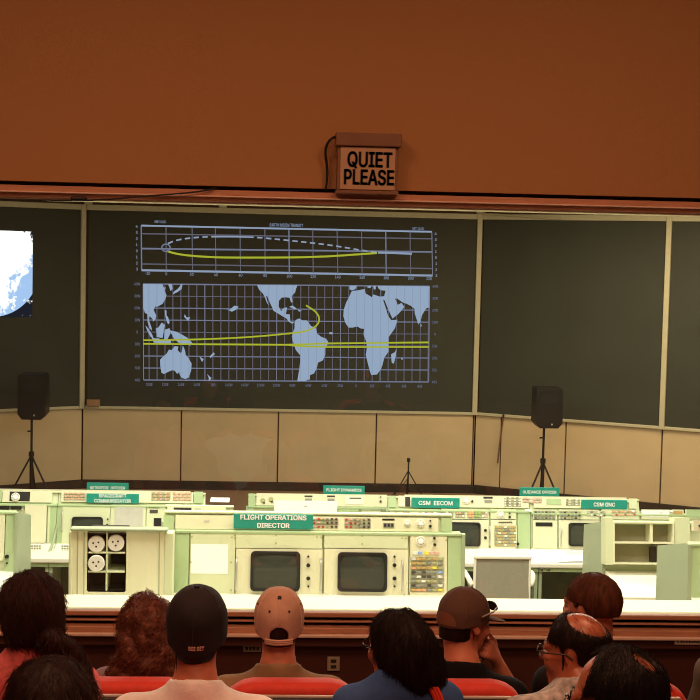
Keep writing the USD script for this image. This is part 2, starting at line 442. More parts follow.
LANDS = [ASIA, [(124, 40), (129, 40), (129.5, 36), (127, 34.3), (126, 37)], [(130, 31.5), (131.5, 34), (136, 36), (139, 38.5), (140, 40), (142, 40), (141, 36), (136, 33.6)],
         [(95.5, 5.5), (99, 3), (104, -2), (106, -5.8), (102, -4), (98, 1)], [(103.5, -5), (113, -5.4), (116, -9.6), (106, -8.8)], [(108.5, 3), (112, 4), (116, 8), (120, 6), (118.5, 1), (117, -5), (110, -4)],
         [(118.8, -6.3), (119.4, 2), (126, 3.3), (127, -1), (123, -6)], [(120, 18.5), (122, 18), (122, 14), (124, 12.5), (126, 8), (124, 6.5), (122, 9.5), (120.3, 14.5)],
         [(126, 1.5), (134, 0.5), (141, -1.8), (148, -4.5), (156, -10), (151, -11), (146, -9), (142, -9.6), (137, -8.8), (131, -5)], [(114, -7), (127, -6.5), (128, -10), (117, -10.5)],
         [(113.7, -23), (114, -28), (115.5, -34), (119, -34.8), (124, -33), (129, -31.6), (132, -32), (135.5, -34.8), (137.8, -33), (138.5, -35.5), (141, -38), (146, -39), (150, -37.3), (152.8, -31.5), (153.3, -26), (149, -21), (146, -19), (145, -15), (142.4, -11), (141, -16.5), (139.5, -17.4), (136, -15), (136.6, -12), (132.5, -11.5), (130, -13.5), (128, -15), (125, -14.5), (122, -18), (117, -20.7)],
         [(172.7, -34.5), (175.5, -36.5), (178.3, -37.8), (176.5, -40), (174.8, -40), (175, -38)], [(145, -40), (148, -40), (148, -40), (147, -39.6)], [(176, -20), (181, -16.5), (182.5, -18), (177, -21.4)], [(163, -20), (168.5, -22.3), (166.5, -24.6)],
         [(197, 19.5), (201, 19), (207, 22.5), (212, 22), (211, 20), (204, 17.5)], [(144, 13), (149, 9.5), (152, 12.5), (147, 12.5), (145, 15)], [(235.8, 40), (236, 38.8), (238, 36), (241, 34), (243, 32.5), (245, 30), (247.5, 25.5), (250, 23), (249, 25), (246.5, 30.5), (248, 31), (251, 26), (254.5, 21), (256, 18.5), (263, 15.8), (268, 13.8), (272.5, 12), (275, 9.5), (279, 8), (282.5, 8.8), (280, 9.3), (277, 9.5), (276.5, 15.5), (271.5, 16), (273, 21.5), (269, 21), (265.5, 18.3), (262.5, 22), (262.8, 27), (266, 29.5), (271, 30), (276, 29.5), (278, 25.5), (279.8, 26), (278.6, 31), (283, 34), (284, 37), (286, 40)],
         [(275.5, 22), (280, 23), (285.5, 20.2), (282, 20)], [(286, 19.8), (291.5, 18.7), (288, 18)],
         [(282.5, 8.8), (284, 11), (288, 12.3), (292, 10.8), (298, 10.7), (303, 6), (309, 4.5), (310.5, 0), (315.5, -2.8), (322, -4.5), (325, -7.5), (321, -13), (321, -18), (318, -22.5), (312, -24.5), (310.5, -29), (307, -33.5), (302, -35), (302, -38.5), (298, -39), (297, -40), (286.2, -40), (287, -36), (288.6, -30), (289.8, -22), (289.5, -18.3), (284, -14), (280.5, -7), (279, -3), (280.5, 1), (282.5, 4)],
         [(351, 40), (351, 37), (354, 36), (358, 37), (360, 39.5), (361, 40)], [(343.4, 14.7), (344, 20), (347, 26), (350, 30), (354, 35.5), (360, 36), (370, 37.2), (371, 33.7), (379, 30.5), (381, 32.8), (389, 31), (394.5, 31.5), (396, 36), (390, 36.5), (387, 38), (386, 40), (451, 40), (451, 22), (449, 22), (447, 21.5), (442, 16), (440, 10.5), (437.5, 8), (435, 13), (433, 17), (432.5, 21), (428, 23.5), (422, 25.4), (417, 26.5), (411, 29.5), (408, 29.5), (411.5, 24.2), (416.2, 26), (419.8, 22.5), (412, 16.5), (405, 12.8), (402, 17), (399, 21.5), (395, 28), (393, 28.5), (396, 22.5), (399.5, 15), (403.3, 11.5), (411.2, 11.8), (408, 4.5), (400, -3), (400.5, -14.8), (395, -20), (393, -25.8), (391, -29.5), (386, -34), (379, -34.6), (377.5, -32), (375, -26), (371.8, -17.5), (373.5, -11), (372, -6), (369, -1), (369.5, 4), (365, 4.4), (361, 6), (355, 5), (350, 5), (346, 9)],
         [(403.5, -17), (408, -15.5), (410.2, -13), (409.5, -18), (407, -25), (404.5, -24)], [(416.5, -20), (418.5, -20), (418, -21.5), (416.6, -21.4)], [(440, 9), (441.8, 7), (440.5, 6)], [(372, 39), (376, 40), (378.5, 40), (377, 38)], [(380.5, 40), (384, 40), (383.5, 37), (381.5, 37)], [(326, 1), (330, 1), (330, -0.6), (326, -0.6)]]
land = []
for L in LANDS:
    g = Polygon([geo(a, b) for a, b in L]).buffer(0)
    for q in getattr(g, 'geoms', [g]):
        if q.area > 0.3:
            land.append(poly_px(list(q.exterior.coords), YP - 0.004))
part(scr, 'land', cat(land), BLUE_LAND, world=True)
lg = []
for k in range(36):
    if 100 + 10 * k > 450: break
    x = geo(100 + 10 * k, 0)
    for L in LANDS:
        g = Polygon([geo(a, b) for a, b in L]).buffer(0)
        c = LineString([geo(100 + 10 * k, 40), geo(100 + 10 * k, -40)]).intersection(g)
        for q in getattr(c, 'geoms', [c]):
            if q.length > 1: lg.append(line_px(list(q.coords), 0.8, YP - 0.008))
part(scr, 'land_grid', cat(lg), BRIGHT_LINE, world=True)
y2 = [MB(u, 0.0)[0] for u in (0, 1)]
tr1 = spline([(143.4, 340.2, 0), (180, 339.8, 0), (220, 338.6, 0), (260, 336.2, 0), (295, 332.8, 0), (308, 330.4, 0), (315, 326.8, 0), (319, 321.5, 0), (318.5, 316, 0), (314, 310.5, 0), (306, 305.4, 0)], 60)
trk = [line_px([(a[0], a[1]) for a in tr1], 1.6, YP - 0.010), line_px([(143.4, 343.8), (286, 344.8), (304, 346.4), (330, 347), (429, 347.0)], 1.7, YP - 0.010), line_px([(286, 344.8), (330, 343.4), (429, 342.4)], 1.7, YP - 0.010)]
part(scr, 'ground_track', cat(trk), YELLOW, world=True)
ml = []
for k, lon in enumerate(range(100, 460, 20)):
    e = lon if lon <= 180 else 360 - lon if lon < 360 else lon - 360
    p = MB((lon - 93) / 358, 1.045); ml.append(text_px(f'{e}' + ('E' if lon < 180 or lon > 360 else 'W' if 180 < lon < 360 else ''), p[0], p[1], 2.7, 0.72))
for k, t in enumerate(range(40, -50, -10)):
    p = MB(-0.018, (40 - t) / 80); ml.append(text_px(f'{abs(t)}' + ('N' if t > 0 else 'S' if t < 0 else ''), p[0] - 1, p[1], 2.6, 0.8))
    p = MB(1.02, (40 - t) / 80); ml.append(text_px(f'{abs(t)}' + ('N' if t > 0 else 'S' if t < 0 else ''), p[0], p[1], 2.6, 0.8))
part(scr, 'map_labels', cat(ml), BLUE_LINE, world=True)

# ---- the picture on the left screen (flat projection: a bright limb with ragged white cloud)
gx, gz = wall_hit(-8, 268, LSTART, A30)
x1, zt = wall_hit(32.3, 231.5, LSTART, A30); _, zb = wall_hit(32.3, 317, LSTART, A30)
E = {'tc': ('texture_coordinate', {}), 'sub': ('vector_math', {'math_type': 'subtract', 'vector2': (gx, 0.0, gz)}), 'xyz': ('separate_xyz', {}), 'len': ('vector_math', {'math_type': 'length'}),
     'n': ('noise_texture', {'scale': 8.0, 'detail': 6.0, 'roughness': 0.62}), 'ins': ('math', {'math_type': 'less_than', 'value2': 0.73}),
     'bz': ('math', {'math_type': 'multiply_add', 'value2': 0.40, 'value3': 0.0}), 'bo': ('math', {'math_type': 'multiply_add', 'value2': 0.10, 'value3': -0.045}), 'o1': ('math', {'math_type': 'add'}), 'os': ('rgb_ramp', {'ramp': [(0.49, (0.01, 0.012, 0.02)), (0.53, (0.95, 0.98, 1.0))]}),
     'bx': ('math', {'math_type': 'multiply_add', 'value2': -0.62, 'value3': 0.30}), 'i0': ('math', {'math_type': 'add'}), 'i1': ('math', {'math_type': 'add'}), 'is': ('rgb_ramp', {'ramp': [(0.44, (0.33, 0.50, 0.80)), (0.52, (1, 1, 1))]}),
     'mx': ('mix_color', {}), 'e': ('emission', {'strength': 1.25})}
PIC = usdkit.material(stage, '/World/Looks/left_picture', E, [('tc.object', 'sub.vector1'), ('sub.vector', 'len.vector1'), ('len.value', 'ins.value1'), ('sub.vector', 'xyz.vector'), ('tc.object', 'n.vector'), ('xyz.z', 'bz.value1'), ('n.fac', 'o1.value1'), ('xyz.z', 'bo.value1'), ('bo.value', 'o1.value2'), ('o1.value', 'os.fac'),
                      ('xyz.x', 'bx.value1'), ('n.fac', 'i0.value1'), ('bx.value', 'i0.value2'), ('i0.value', 'i1.value1'), ('bz.value', 'i1.value2'), ('i1.value', 'is.fac'), ('ins.value', 'mx.fac'), ('os.color', 'mx.a'), ('is.color', 'mx.b'), ('mx.result', 'e.color')], surface='e.emission')
part(scrL, 'projected_picture', bx(x1 - 1.9, x1, -0.024, -0.020, zb, zt), PIC, label='bright white and pale blue projected picture of a globe limb')

# small brown box on the ledge of the big screen
b0, b1 = pt(87, 405, 21.93), pt(100, 399.5, 21.93)
solo('ledge_box', rbx(b0[0], b1[0], 21.88, 21.955, SZ0 + 0.002, b1[2], 0.006), mat('box_brown', (0.34, 0.20, 0.11), 0.7), 'small brown box on the lower left corner of the map screen', 'box')

# ---- floors, other walls and ceilings of the control room
solo('floor', profile_x([(22.3, -0.3), (22.3, -0.13), (13.72, -0.13), (13.72, 0.2), (11.55, 0.2), (11.55, 0.45), (9.42, 0.45), (9.42, 0.78), (6.9, 0.78), (6.9, -0.3)], -9.5, 9.7), CARPET, kind='structure')
solo('ceiling', bx(-9.5, 9.7, 6.86, 22.4, CEILZ, CEILZ + 0.1), CEIL, kind='structure')
solo('wall_left', bx(-9.0, -8.62, 6.9, 18.9, 0, CEILZ), PANEL_TAN, kind='structure')
solo('wall_right', bx(8.95, 9.3, 6.9, 18.9, 0, CEILZ), PANEL_TAN, kind='structure')

# ---- the gallery: wall with the window, tiers, walls
WY = 6.75
GX = 4.6
HEAD, SILLZ = 3.832, 1.863
ww = structure('wall_window', (0, 0, 0))
part(ww, 'upper_wall', bx(-GX, GX, WY, WY + 0.25, 3.915, 5.9), ORANGE)
part(ww, 'shadow_gap', bx(-GX, GX, WY + 0.05, WY + 0.2, 3.86, 3.916), DARK)  # black strip standing in for the shadow below the orange wall
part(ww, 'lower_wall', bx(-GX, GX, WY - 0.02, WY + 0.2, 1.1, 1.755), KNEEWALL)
part(ww, 'side_wall', bx(-GX, -4.2, WY, WY + 0.25, 1.7, 3.92), ORANGE)
part(ww, 'side_wall', bx(4.2, GX, WY, WY + 0.25, 1.7, 3.92), ORANGE)
part(ww, 'outer_wall', bx(-9.5, -GX, WY, WY + 0.25, 0, CEILZ), PANEL_TAN)
part(ww, 'outer_wall', bx(GX, 9.7, WY, WY + 0.25, 0, CEILZ), PANEL_TAN)
part(ww, 'outer_lower_wall', bx(-GX, GX, WY + 0.2, WY + 0.26, 0, 1.83), PANEL_TAN)
win = structure('window_1', (0, 0, 0))
part(win, 'pane', bx(-4.2, 4.2, 6.789, 6.797, SILLZ - 0.012, HEAD + 0.02), PANE)
part(win, 'head_board', rbx(-4.2, 4.2, WY - 0.03, WY + 0.06, 3.866, 3.895, 0.004, 1), WOOD)
part(win, 'head_highlight', rbx(-4.2, 4.2, WY - 0.045, WY + 0.06, 3.861, 3.868, 0.002, 1), WOOD_LIGHT)  # pale strip painting the highlight along the edge of the head board
part(win, 'head_soffit', rbx(-4.2, 4.2, WY - 0.015, WY + 0.09, 3.840, 3.862, 0.003, 1), WOOD)
part(win, 'head_frame', rbx(-4.2, 4.2, WY + 0.03, WY + 0.25, HEAD, 3.842, 0.003, 1), SILL)
part(win, 'sill', rbx(-4.2, 4.2, WY + 0.0, WY + 0.034, 1.80, SILLZ, 0.004, 1), SILL)
part(win, 'glazing_channel', bx(-4.2, 4.2, WY + 0.03, WY + 0.055, 1.80, SILLZ - 0.010), mat('channel_tan', (0.36, 0.25, 0.11), 0.6))
part(win, 'outer_sill', rbx(-4.2, 4.2, WY + 0.051, WY + 0.30, 1.78, SILLZ - 0.001, 0.004, 1), SILL)
tr = structure('trim_1', (0, 0, 0.013))
part(tr, 'nosing', rbx(-4.4, 4.4, WY - 0.03, WY + 0.01, 1.828, 1.851, 0.004, 1), WOOD)
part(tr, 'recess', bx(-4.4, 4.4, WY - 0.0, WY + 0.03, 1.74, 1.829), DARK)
part(tr, 'rib', rbx(-4.4, 4.4, WY - 0.03, WY + 0.01, 1.803, 1.811, 0.002, 1), WOOD)
part(tr, 'rail_board', rbx(-4.4, 4.4, WY - 0.06, WY + 0.01, 1.754, 1.784, 0.004, 1), WOOD)
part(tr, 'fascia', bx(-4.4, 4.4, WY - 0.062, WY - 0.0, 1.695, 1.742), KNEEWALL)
part(tr, 'rail_edge', rbx(-4.4, 4.4, WY - 0.085, WY - 0.01, 1.741, 1.755, 0.003, 1), WOOD_LIGHT)
TA, TB, TC = 1.16, 1.34, 1.46
solo('floor', profile_x([(6.74, 0.9), (6.74, TA), (4.58, TA), (4.58, TB), (3.74, TB), (3.74, TC), (2.75, TC), (2.75, 1.72), (1.6, 1.72), (1.6, 1.98), (-2.2, 1.98), (-2.2, 0.9)], -GX, GX), CARPET, kind='structure')
solo('wall_gallery_left', bx(-GX - 0.15, -GX, -2.2, WY, 1.0, 5.9), BACKWALL, kind='structure')
solo('wall_gallery_right', bx(GX, GX + 0.15, -2.2, WY, 1.0, 5.9), BACKWALL, kind='structure')
solo('wall_back', bx(-GX - 0.15, GX + 0.15, -2.35, -2.2, 1.0, 5.9), BACKWALL, kind='structure')
solo('ceiling', bx(-GX - 0.15, GX + 0.15, -2.3, WY + 0.2, 5.88, 6.0), DARKCEIL, kind='structure')

# ---- QUIET PLEASE sign on the wall above the window
SY = WY - 0.10
q0, q1 = pt(335.5, 191.5, SY), pt(400, 134, SY)
qx0, qx1, qz0, qz1 = q0[0], q1[0], q0[2] - 0.004, q1[2]
qm = (qx0 + qx1) / 2
SIGNBOX = mat('sign_box_brown', (0.25, 0.12, 0.065), 0.6, var=0.1)
SIGNFACE = mat('sign_face_cream', (0.58, 0.37, 0.215), 0.6, var=0.06)
qs = thing('wall_sign', 'lit sign box on orange wall reading QUIET PLEASE', 'sign', (qm, WY - 0.005, qz0))
hw, hh = (qx1 - qx0) / 2, qz1 - qz0
part(qs, 'housing', rbx(-hw + 0.006, hw - 0.006, -0.085, 0.0, 0.0, hh - 0.05, 0.004), SIGNBOX)
part(qs, 'hood', rbx(-hw - 0.004, hw + 0.008, -0.11, 0.0, hh - 0.062, hh, 0.005), SIGNBOX)
part(qs, 'face', rbx(-hw + 0.02, hw - 0.018, -0.092, -0.08, 0.016, hh - 0.066, 0.002), SIGNFACE)
part(qs, 'bottom_lip', rbx(-hw + 0.0, hw - 0.0, -0.098, -0.0, -0.004, 0.012, 0.003), SIGNBOX)
part(qs, 'lettering', cat([*[turned(text_xz('QUIET', 0.068, 0.003, True, 0.72), loc=(0.010 + d, -0.092, 0.158)) for d in (-0.0016, 0.0016)], *[turned(text_xz('PLEASE', 0.068, 0.003, True, 0.70), loc=(0.008 + d, -0.092, 0.075)) for d in (-0.0016, 0.0016)]]), BLACK, label='black capital letters')
cw = spline([pt(338, 140, SY + 0.06), pt(331, 139, SY + 0.02), pt(326.5, 146, SY + 0.03), pt(326.2, 160, SY + 0.06), pt(327.2, 175, SY + 0.07), pt(325.5, 190, SY + 0.08)], 30)
solo('sign_cable', tube(cw, 0.006, 8), CABLE, 'black cable looping down beside the lit sign box', 'cable', smooth=True)
hc = spline([pt(-12, 198.5, WY - 0.06), pt(20, 199.6, WY - 0.06), pt(66, 200.3, WY - 0.06), pt(88, 200.3, WY - 0.06), pt(120, 198.3, WY - 0.07), pt(160, 195.0, WY - 0.06), pt(205, 190.5, WY - 0.055), pt(216, 188, WY - 0.03)], 50)
hcab = thing('head_cable', 'thin black cable lying along the window head at the left', 'cable', hc[0])
part(hcab, 'cord', tube(hc, 0.004, 8), CABLE, True, world=True)
c0 = pt(79, 198.6, WY - 0.06)
part(hcab, 'connector', turned(rbox(0.075, 0.03, 0.02, 0.008), loc=c0), CABLE, True, world=True)

# ---- plates on the wall below the window
for (a, b, c, d, lab) in ((243, 645.5, 261.5, 652, 'small flat beige plate on dark wall left of the tan cap'), (327, 657, 340, 671, 'upright beige outlet plate on dark wall below the window')):
    p, q = pt(a, d, WY - 0.03), pt(c, b, WY - 0.03)
    o = thing('outlet_plate', lab, 'wall plate', ((p[0] + q[0]) / 2, WY - 0.02, p[2]))
    w, h = q[0] - p[0], q[2] - p[2]
    part(o, 'cover', rbx(-w / 2, w / 2, -0.01, 0, 0, h, 0.003), PLATE)
    if h > w:
        for z in (0.3, 0.7): part(o, 'socket', rbx(-w * 0.22, w * 0.22, -0.013, -0.006, h * z - h * 0.12, h * z + h * 0.12, 0.003), DARK)
    else:
        for x in (-0.3, -0.1, 0.1, 0.3): part(o, 'switch', rbx(x * w - 0.006, x * w + 0.006, -0.014, -0.006, h * 0.25, h * 0.75, 0.002), DARK)
p, q = pt(674.5, 644.6, WY - 0.068), pt(702, 638.6, WY - 0.068)
o = thing('notice_label', 'pale narrow label strip under the rail at the right', 'label', ((p[0] + q[0]) / 2, WY - 0.062, p[2]))
w, h = q[0] - p[0], q[2] - p[2]
part(o, 'strip', rbx(-w / 2, w / 2, -0.006, 0, 0, h, 0.002), mat('label_pink', (0.75, 0.66, 0.58), 0.6))
part(o, 'marks', cat([bx(-w / 2 + t * w, -w / 2 + t * w + 0.006, -0.008, -0.005, h * 0.3, h * (0.62 + 0.1 * math.sin(9 * t * 7))) for t in (0.1, 0.22, 0.29, 0.36, 0.43, 0.52, 0.58, 0.65, 0.72, 0.79, 0.86, 0.93)]), DARK)

# ================================================================== CONSOLES
S_FACE, S_TOP = 0.16, 0.30     # how far the faces lean back (y per z)


class Console:
    """One console: the face's foot stands at y = yf at height zf (world); px0..px1 are its ends on the face."""

    def __init__(self, label, yf, floor, ztop, px0, px1, pyref, name='flight_console', cat_='console', group=None, desk=True, left=True, right=True, top=None, knee=True, lip=0.118, face_foot=None, frame_l=14, frame_r=14, desk_drop=0.0, depth=0.62):
        H = ztop - floor
        self.floor, self.zt, self.zl = floor, ztop, ztop - lip
        self.zf = face_foot if face_foot else floor + 0.70
        self.face = (yf, self.zf, S_FACE)
        ylip = yf + S_FACE * (self.zl - self.zf)
        self.top = (ylip + 0.02, self.zl, S_TOP)
        self.x0, self.x1 = hit(px0, pyref, self.face)[0], hit(px1, pyref, self.face)[0]
        xm = (self.x0 + self.x1) / 2
        self.t = t = thing(name, label, cat_, (xm, yf, floor), 0, group)
        self.o = np.array([xm, yf, floor])
        a, b = self.x0 - xm, self.x1 - xm
        z = lambda v: v - floor
        zf, zl, zt = z(self.zf), z(self.zl), z(self.zt)
        yl = ylip - yf
        yb = depth
        # face cabinet
        part(t, 'cabinet', profile_x([(0.012, zf - 0.02), (yl + 0.012, zl), (yb, zl - 0.24 * (yb - yl)), (yb, 0.0), (yb - 0.05, 0.0), (yb - 0.05, zf - 0.02)], a, b), MINT)
        part(t, 'lip', rbx(a, b, yl - 0.022, yl + 0.06, zl - 0.010, zl + 0.010, 0.006), MINT_SIDE if False else MINT_FRAME)
        if top is not False:
            ta, tb = (a, b) if top is None else (hit(top[0], pyref, self.top)[0] - xm, hit(top[1], pyref, self.top)[0] - xm)
            yt = yl + 0.02 + S_TOP * (zt - zl)
            part(t, 'upper_cabinet', profile_x([(yl + 0.032, zl + 0.005), (yt + 0.012, zt - 0.01), (yt + 0.07, zt - 0.03), (yt + 0.16, zl - 0.06), (yl + 0.06, zl - 0.03)], ta, tb), MINT)
            part(t, 'top_cap', rbx(ta - 0.004, tb + 0.004, yt - 0.012, yt + 0.04, zt - 0.014, zt, 0.006), MINT)
            self.ta, self.tb = ta, tb
        # tapering ends
        prof = [(-0.018, zf - 0.05), (yl - 0.03, zl + 0.006), (yl - 0.01, zl + 0.012), (yb + 0.01, zl + 0.012 - 0.24 * (yb - yl)), (yb + 0.01, 0), (0.14, 0), (0.14, zf - 0.14), (-0.06, zf - 0.14)]
        if left: part(t, 'end_panel', profile_x(prof, a - 0.022, a), MINT_SIDE)
        if right: part(t, 'end_panel', profile_x(prof, b, b + 0.022), MINT_SIDE)
        k = (yf / FPX)
        fr = [(-0.012, zf), (yl - 0.014, zl - 0.012), (yl + 0.02, zl - 0.012), (0.02, zf)]
        if frame_l: part(t, 'end_frame', profile_x(fr, a, a + frame_l * k), MINT_FRAME)
        if frame_r: part(t, 'end_frame', profile_x(fr, b - frame_r * k, b), MINT_FRAME)
        if desk:
            part(t, 'desk_top', rbx(a - 0.01, b + 0.01, -0.47, 0.02, zf - 0.075 - desk_drop, zf - 0.03 - desk_drop, 0.010), DESK)
            part(t, 'key_shelf', profile_x([(-0.15, zf - 0.032 - desk_drop), (-0.01, zf + 0.005), (0.02, zf + 0.005), (0.02, zf - 0.032 - desk_drop)], a, b), DESK)
            part(t, 'desk_apron', bx(a, b, -0.44, -0.42, zf - 0.115 - desk_drop, zf - 0.075 - desk_drop), MINT_FRAME)
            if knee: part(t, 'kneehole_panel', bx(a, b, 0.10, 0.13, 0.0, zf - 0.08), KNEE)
            for e in ((a, a + 0.03), (b - 0.03, b)):
                part(t, 'leg', rbx(e[0], e[1], -0.42, 0.12, 0, zf - 0.08 - desk_drop, 0.004, 1), MINT_SIDE)
        self.desk_pl = (self.zf - 0.03 - desk_drop)
        self.buttons = {}

    # --- things on a leaning plane, placed in the pixels of the photograph
    def put(self, m, pl, px, py, proud=0.0):
        P = hit(px, py, pl)
        m = m.copy()
        if proud: m.apply_translation((0, -proud, 0))
        m.apply_transform(trimesh.transformations.rotation_matrix(-math.atan(pl[2]), [1, 0, 0]))
        m.apply_translation(P - self.o)
        return m

    def k(self, pl):
        return (pl[0] + 0.03) / FPX * 1.0

    def rect(self, name, pl, x0, y0, x1, y1, material, depth=0.006, r=None, proud=0.0, label=None):
        k = self.k(pl); w, h = (x1 - x0) * k, (y1 - y0) * k
        g = plate(rrect(w, h, min(r, w / 2.1, h / 2.1)) if r else sbox(-w / 2, -h / 2, w / 2, h / 2), depth)
        return part(self.t, name, self.put(g, pl, (x0 + x1) / 2, (y0 + y1) / 2, proud), material, label=label)

    def panels(self, edges, y0, y1, pl=None, material=None):
        for a, b in zip(edges[:-1], edges[1:]):
            self.rect('bay_panel', pl or self.face, a + 0.4, y0, b - 0.4, y1, material or MINT, 0.016, 0.004)

    def crt(self, x0, y0, x1, y1):
        pl = self.face; k = self.k(pl); w, h = (x1 - x0) * k, (y1 - y0) * k
        ring = rrect(w, h, 0.028).difference(rrect(w * 0.90, h * 0.88, 0.022))
        n = 14
        u, v = np.meshgrid(np.linspace(-1, 1, n), np.linspace(-1, 1, n))
        pts = np.stack([u.ravel() * w * 0.47, -0.012 - 0.014 * (1 - (u * u + v * v).ravel() / 2), v.ravel() * h * 0.46], 1)
        f = []
        for i in range(n - 1):
            for j in range(n - 1):
                q = i * n + j; f += [[q, q + 1, q + n + 1], [q, q + n + 1, q + n]]
        c = ((x0 + x1) / 2, (y0 + y1) / 2)
        s = part(self.t, 'monitor', self.put(plate(ring, 0.024), pl, *c, 0.012), BLACK, label='black rounded monitor surround')
        part(s, 'screen', self.put(cat([trimesh.Trimesh(pts, f, process=False), plate(rrect(w * 0.93, h * 0.92, 0.02), 0.012)]), pl, *c, 0.008), TUBE, smooth=30)

    def knob(self, x, y, r, pl=None, material=None, name='knob', depth=0.02, off=0.016):
        pl = pl or self.face
        part(self.t, name, self.put(disc(r * self.k(pl), depth, 14), pl, x, y, off), material or BLACK, smooth=30)

    def dial(self, x, y, r, pl=None, off=0.016):
        pl = pl or self.face; R = r * self.k(pl)
        d = part(self.t, 'dial', self.put(disc(R, 0.012, 24), pl, x, y, off), DESK, smooth=30, label='round white telephone dial')
        part(d, 'hub', self.put(disc(R * 0.45, 0.008, 16), pl, x, y, off + 0.012), PAPER, smooth=30)
        hs = [turned(disc(R * 0.11, 0.002, 8), loc=(R * 0.72 * math.cos(a), 0, R * 0.72 * math.sin(a))) for a in np.linspace(0.4, 5.6, 10)]
        part(d, 'finger_holes', self.put(cat(hs), pl, x, y, off + 0.0118), KEYC['grey'], kind='stuff')

    def grid(self, xs, ys, w, h, colors, pl=None, name='button_grid', off=0.016, depth=0.010, backing=True):
        """small buttons, one joined part for each colour; colors: list of rows of keys, or one key"""
        pl = pl or self.face; k = self.k(pl); by = {}
        for r, y in enumerate(ys):
            for c, x in enumerate(xs):
                col = colors if isinstance(colors, str) else colors[r % len(colors)][c % len(colors[r % len(colors)])]
                if col: by.setdefault(col, []).append(self.put(rbox(w * k, depth, h * k, 0.0015, 1), pl, x, y, off + depth / 2 - 0.002))
        if backing:
            self.rect('button_panel', pl, min(xs) - w, min(ys) - h * 0.9, max(xs) + w, max(ys) + h * 0.9, CREAM, off)
        for col, ms in by.items():
            part(self.t, name, cat(ms), KEYC[col], kind='stuff', label=f'{col} push buttons')

    def handle(self, x, y0, y1, pl=None):
        pl = pl or self.face; k = self.k(pl); h = (y1 - y0) * k
        p = spline([(0, 0, -h / 2), (0, -0.024, -h / 2 + 0.012), (0, -0.034, -h / 4), (0, -0.034, h / 4), (0, -0.024, h / 2 - 0.012), (0, 0, h / 2)], 16)
        part(self.t, 'handle', self.put(tube(p, 0.007, 8), pl, x, (y0 + y1) / 2, 0.014), CHROME, True)

    def screws(self, pts, pl=None, r=0.95):
        pl = pl or self.face
        part(self.t, 'screws', cat([self.put(disc(r * self.k(pl), 0.003, 8), pl, x, y, 0.016) for x, y in pts]), KEYC['olive'], kind='stuff')


def nameplate(lines, x0, y0, x1, y1, pl, label, standing=False, hts=None, squeeze=0.95, off=0.03):
    k = (pl[0] + 0.03) / FPX
    P = hit((x0 + x1) / 2, y1, pl); w, h = (x1 - x0) * k, (y1 - y0) * k
    loc = np.array([P[0], P[1] - (0 if standing else off), P[2]])
    t = thing('nameplate', label, 'sign', loc)
    part(t, 'plate', rbx(-w / 2, w / 2, -0.006, 0.006, 0, h, 0.004), TEAL)
    if standing: part(t, 'foot', rbx(-w / 3, w / 3, 0.0, 0.05, 0, 0.006, 0.002, 1), TEAL)
    n = len(lines); ms = []
    for i, s in enumerate(lines):
        hh = hts[i] * k
        m = cat([turned(text_xz(s, hh, 0.003, True, squeeze), loc=(d, 0.0002 * j, 0)) for j, d in enumerate((-0.0009, 0.0009) if hts[i] > 4.2 else (0.0,))])
        ms.append(turned(m, loc=(0, -0.0055, h * (n - i - 0.5) / n + (0.0 if n == 1 else (0.04 * h if i == 0 else 0.0)))))
    part(t, 'lettering', cat(ms), LETTER, label='white capital letters')
    return t


F4, F3, F2, F1 = 0.78, 0.45, 0.20, -0.13
# ---- back row: the flight operations director's console
c = Console('pale green console with two dark monitors behind the FLIGHT OPERATIONS DIRECTOR sign', 8.66, F4, 1.975, 175, 461, 560, top=(163, 452))
f, tp = c.face, c.top
c.rect('strip_panel', f, 190, 533.5, 235, 597, MINT, 0.016, 0.004)
c.panels([235, 323, 409], 533, 548.2)
c.panels([235, 323, 409], 548.8, 597, material=CREAM)
c.rect('bay_panel', f, 409.5, 533, 447, 597, CREAM, 0.016, 0.004)
c.rect('upper_panel', tp, 175, 516.5, 440, 530.5, CREAM, 0.010, 0.004)
c.rect('upper_end_frame', tp, 163.5, 515.5, 174, 530, MINT_FRAME, 0.010)
c.rect('upper_end_frame', tp, 441, 518, 452, 532, MINT_FRAME, 0.010)
c.crt(250.3, 551.0, 300.3, 591.0); c.crt(337.0, 552.0, 387.2, 591.5)
c.rect('paper', f, 191, 544, 228, 573.5, PAPER, 0.018, label='white sheet fixed to the left bay')
c.handle(236.5, 558, 590); c.handle(320.5, 559, 590); c.handle(402, 560, 590)
for x in (308.2, 394.2):
    for y, r in ((556.3, 1.1), (565, 2.0), (578.2, 2.0), (586, 1.1)): c.knob(x, y, r)
c.dial(420.3, 541, 5.0); c.knob(434, 538, 1.3); c.knob(434.3, 544.5, 1.5)
xs = [413.2, 418.4, 423.4, 428.8, 434.2, 440]
ys = [558.8, 563.2, 567.7, 572.1, 576.5, 580.9, 585.4, 589.8]
K = [['white', 'amber', 'amber', 'olive', 'amber', 'olive'], ['amber', 'amber', 'olive', 'grey', 'olive', 'grey'], ['orange', 'amber', 'amber', 'amber', 'yellow', 'olive'], ['dark', 'grey', 'dark', 'grey', 'grey', 'blue'],
     ['grey', 'white', 'dark', 'dark', 'grey', 'white'], ['grey', 'olive', 'white', 'olive', 'olive', 'grey'], ['dark', 'grey', 'grey', 'dark', 'grey', 'white'], ['amber', 'orange', 'orange', 'grey', 'olive', 'yellow']]
c.grid(xs, ys, 4.3, 2.4, K, name='key_matrix')
c.grid([415, 420, 426, 431.5, 436.5], [553.0], 4.6, 3.0, [['white', 'blue', 'yellow', 'pink', 'pink']], name='key_strip', backing=False)
c.screws([(192, 536.5), (232, 537), (235, 535), (235, 538), (276, 535), (276, 543), (317, 537), (321, 537), (362, 535.7), (362, 543.7), (402, 538), (406, 538), (446, 540), (235, 594), (321, 596), (404, 595), (191, 562), (231, 562), (191, 590), (231, 590)])
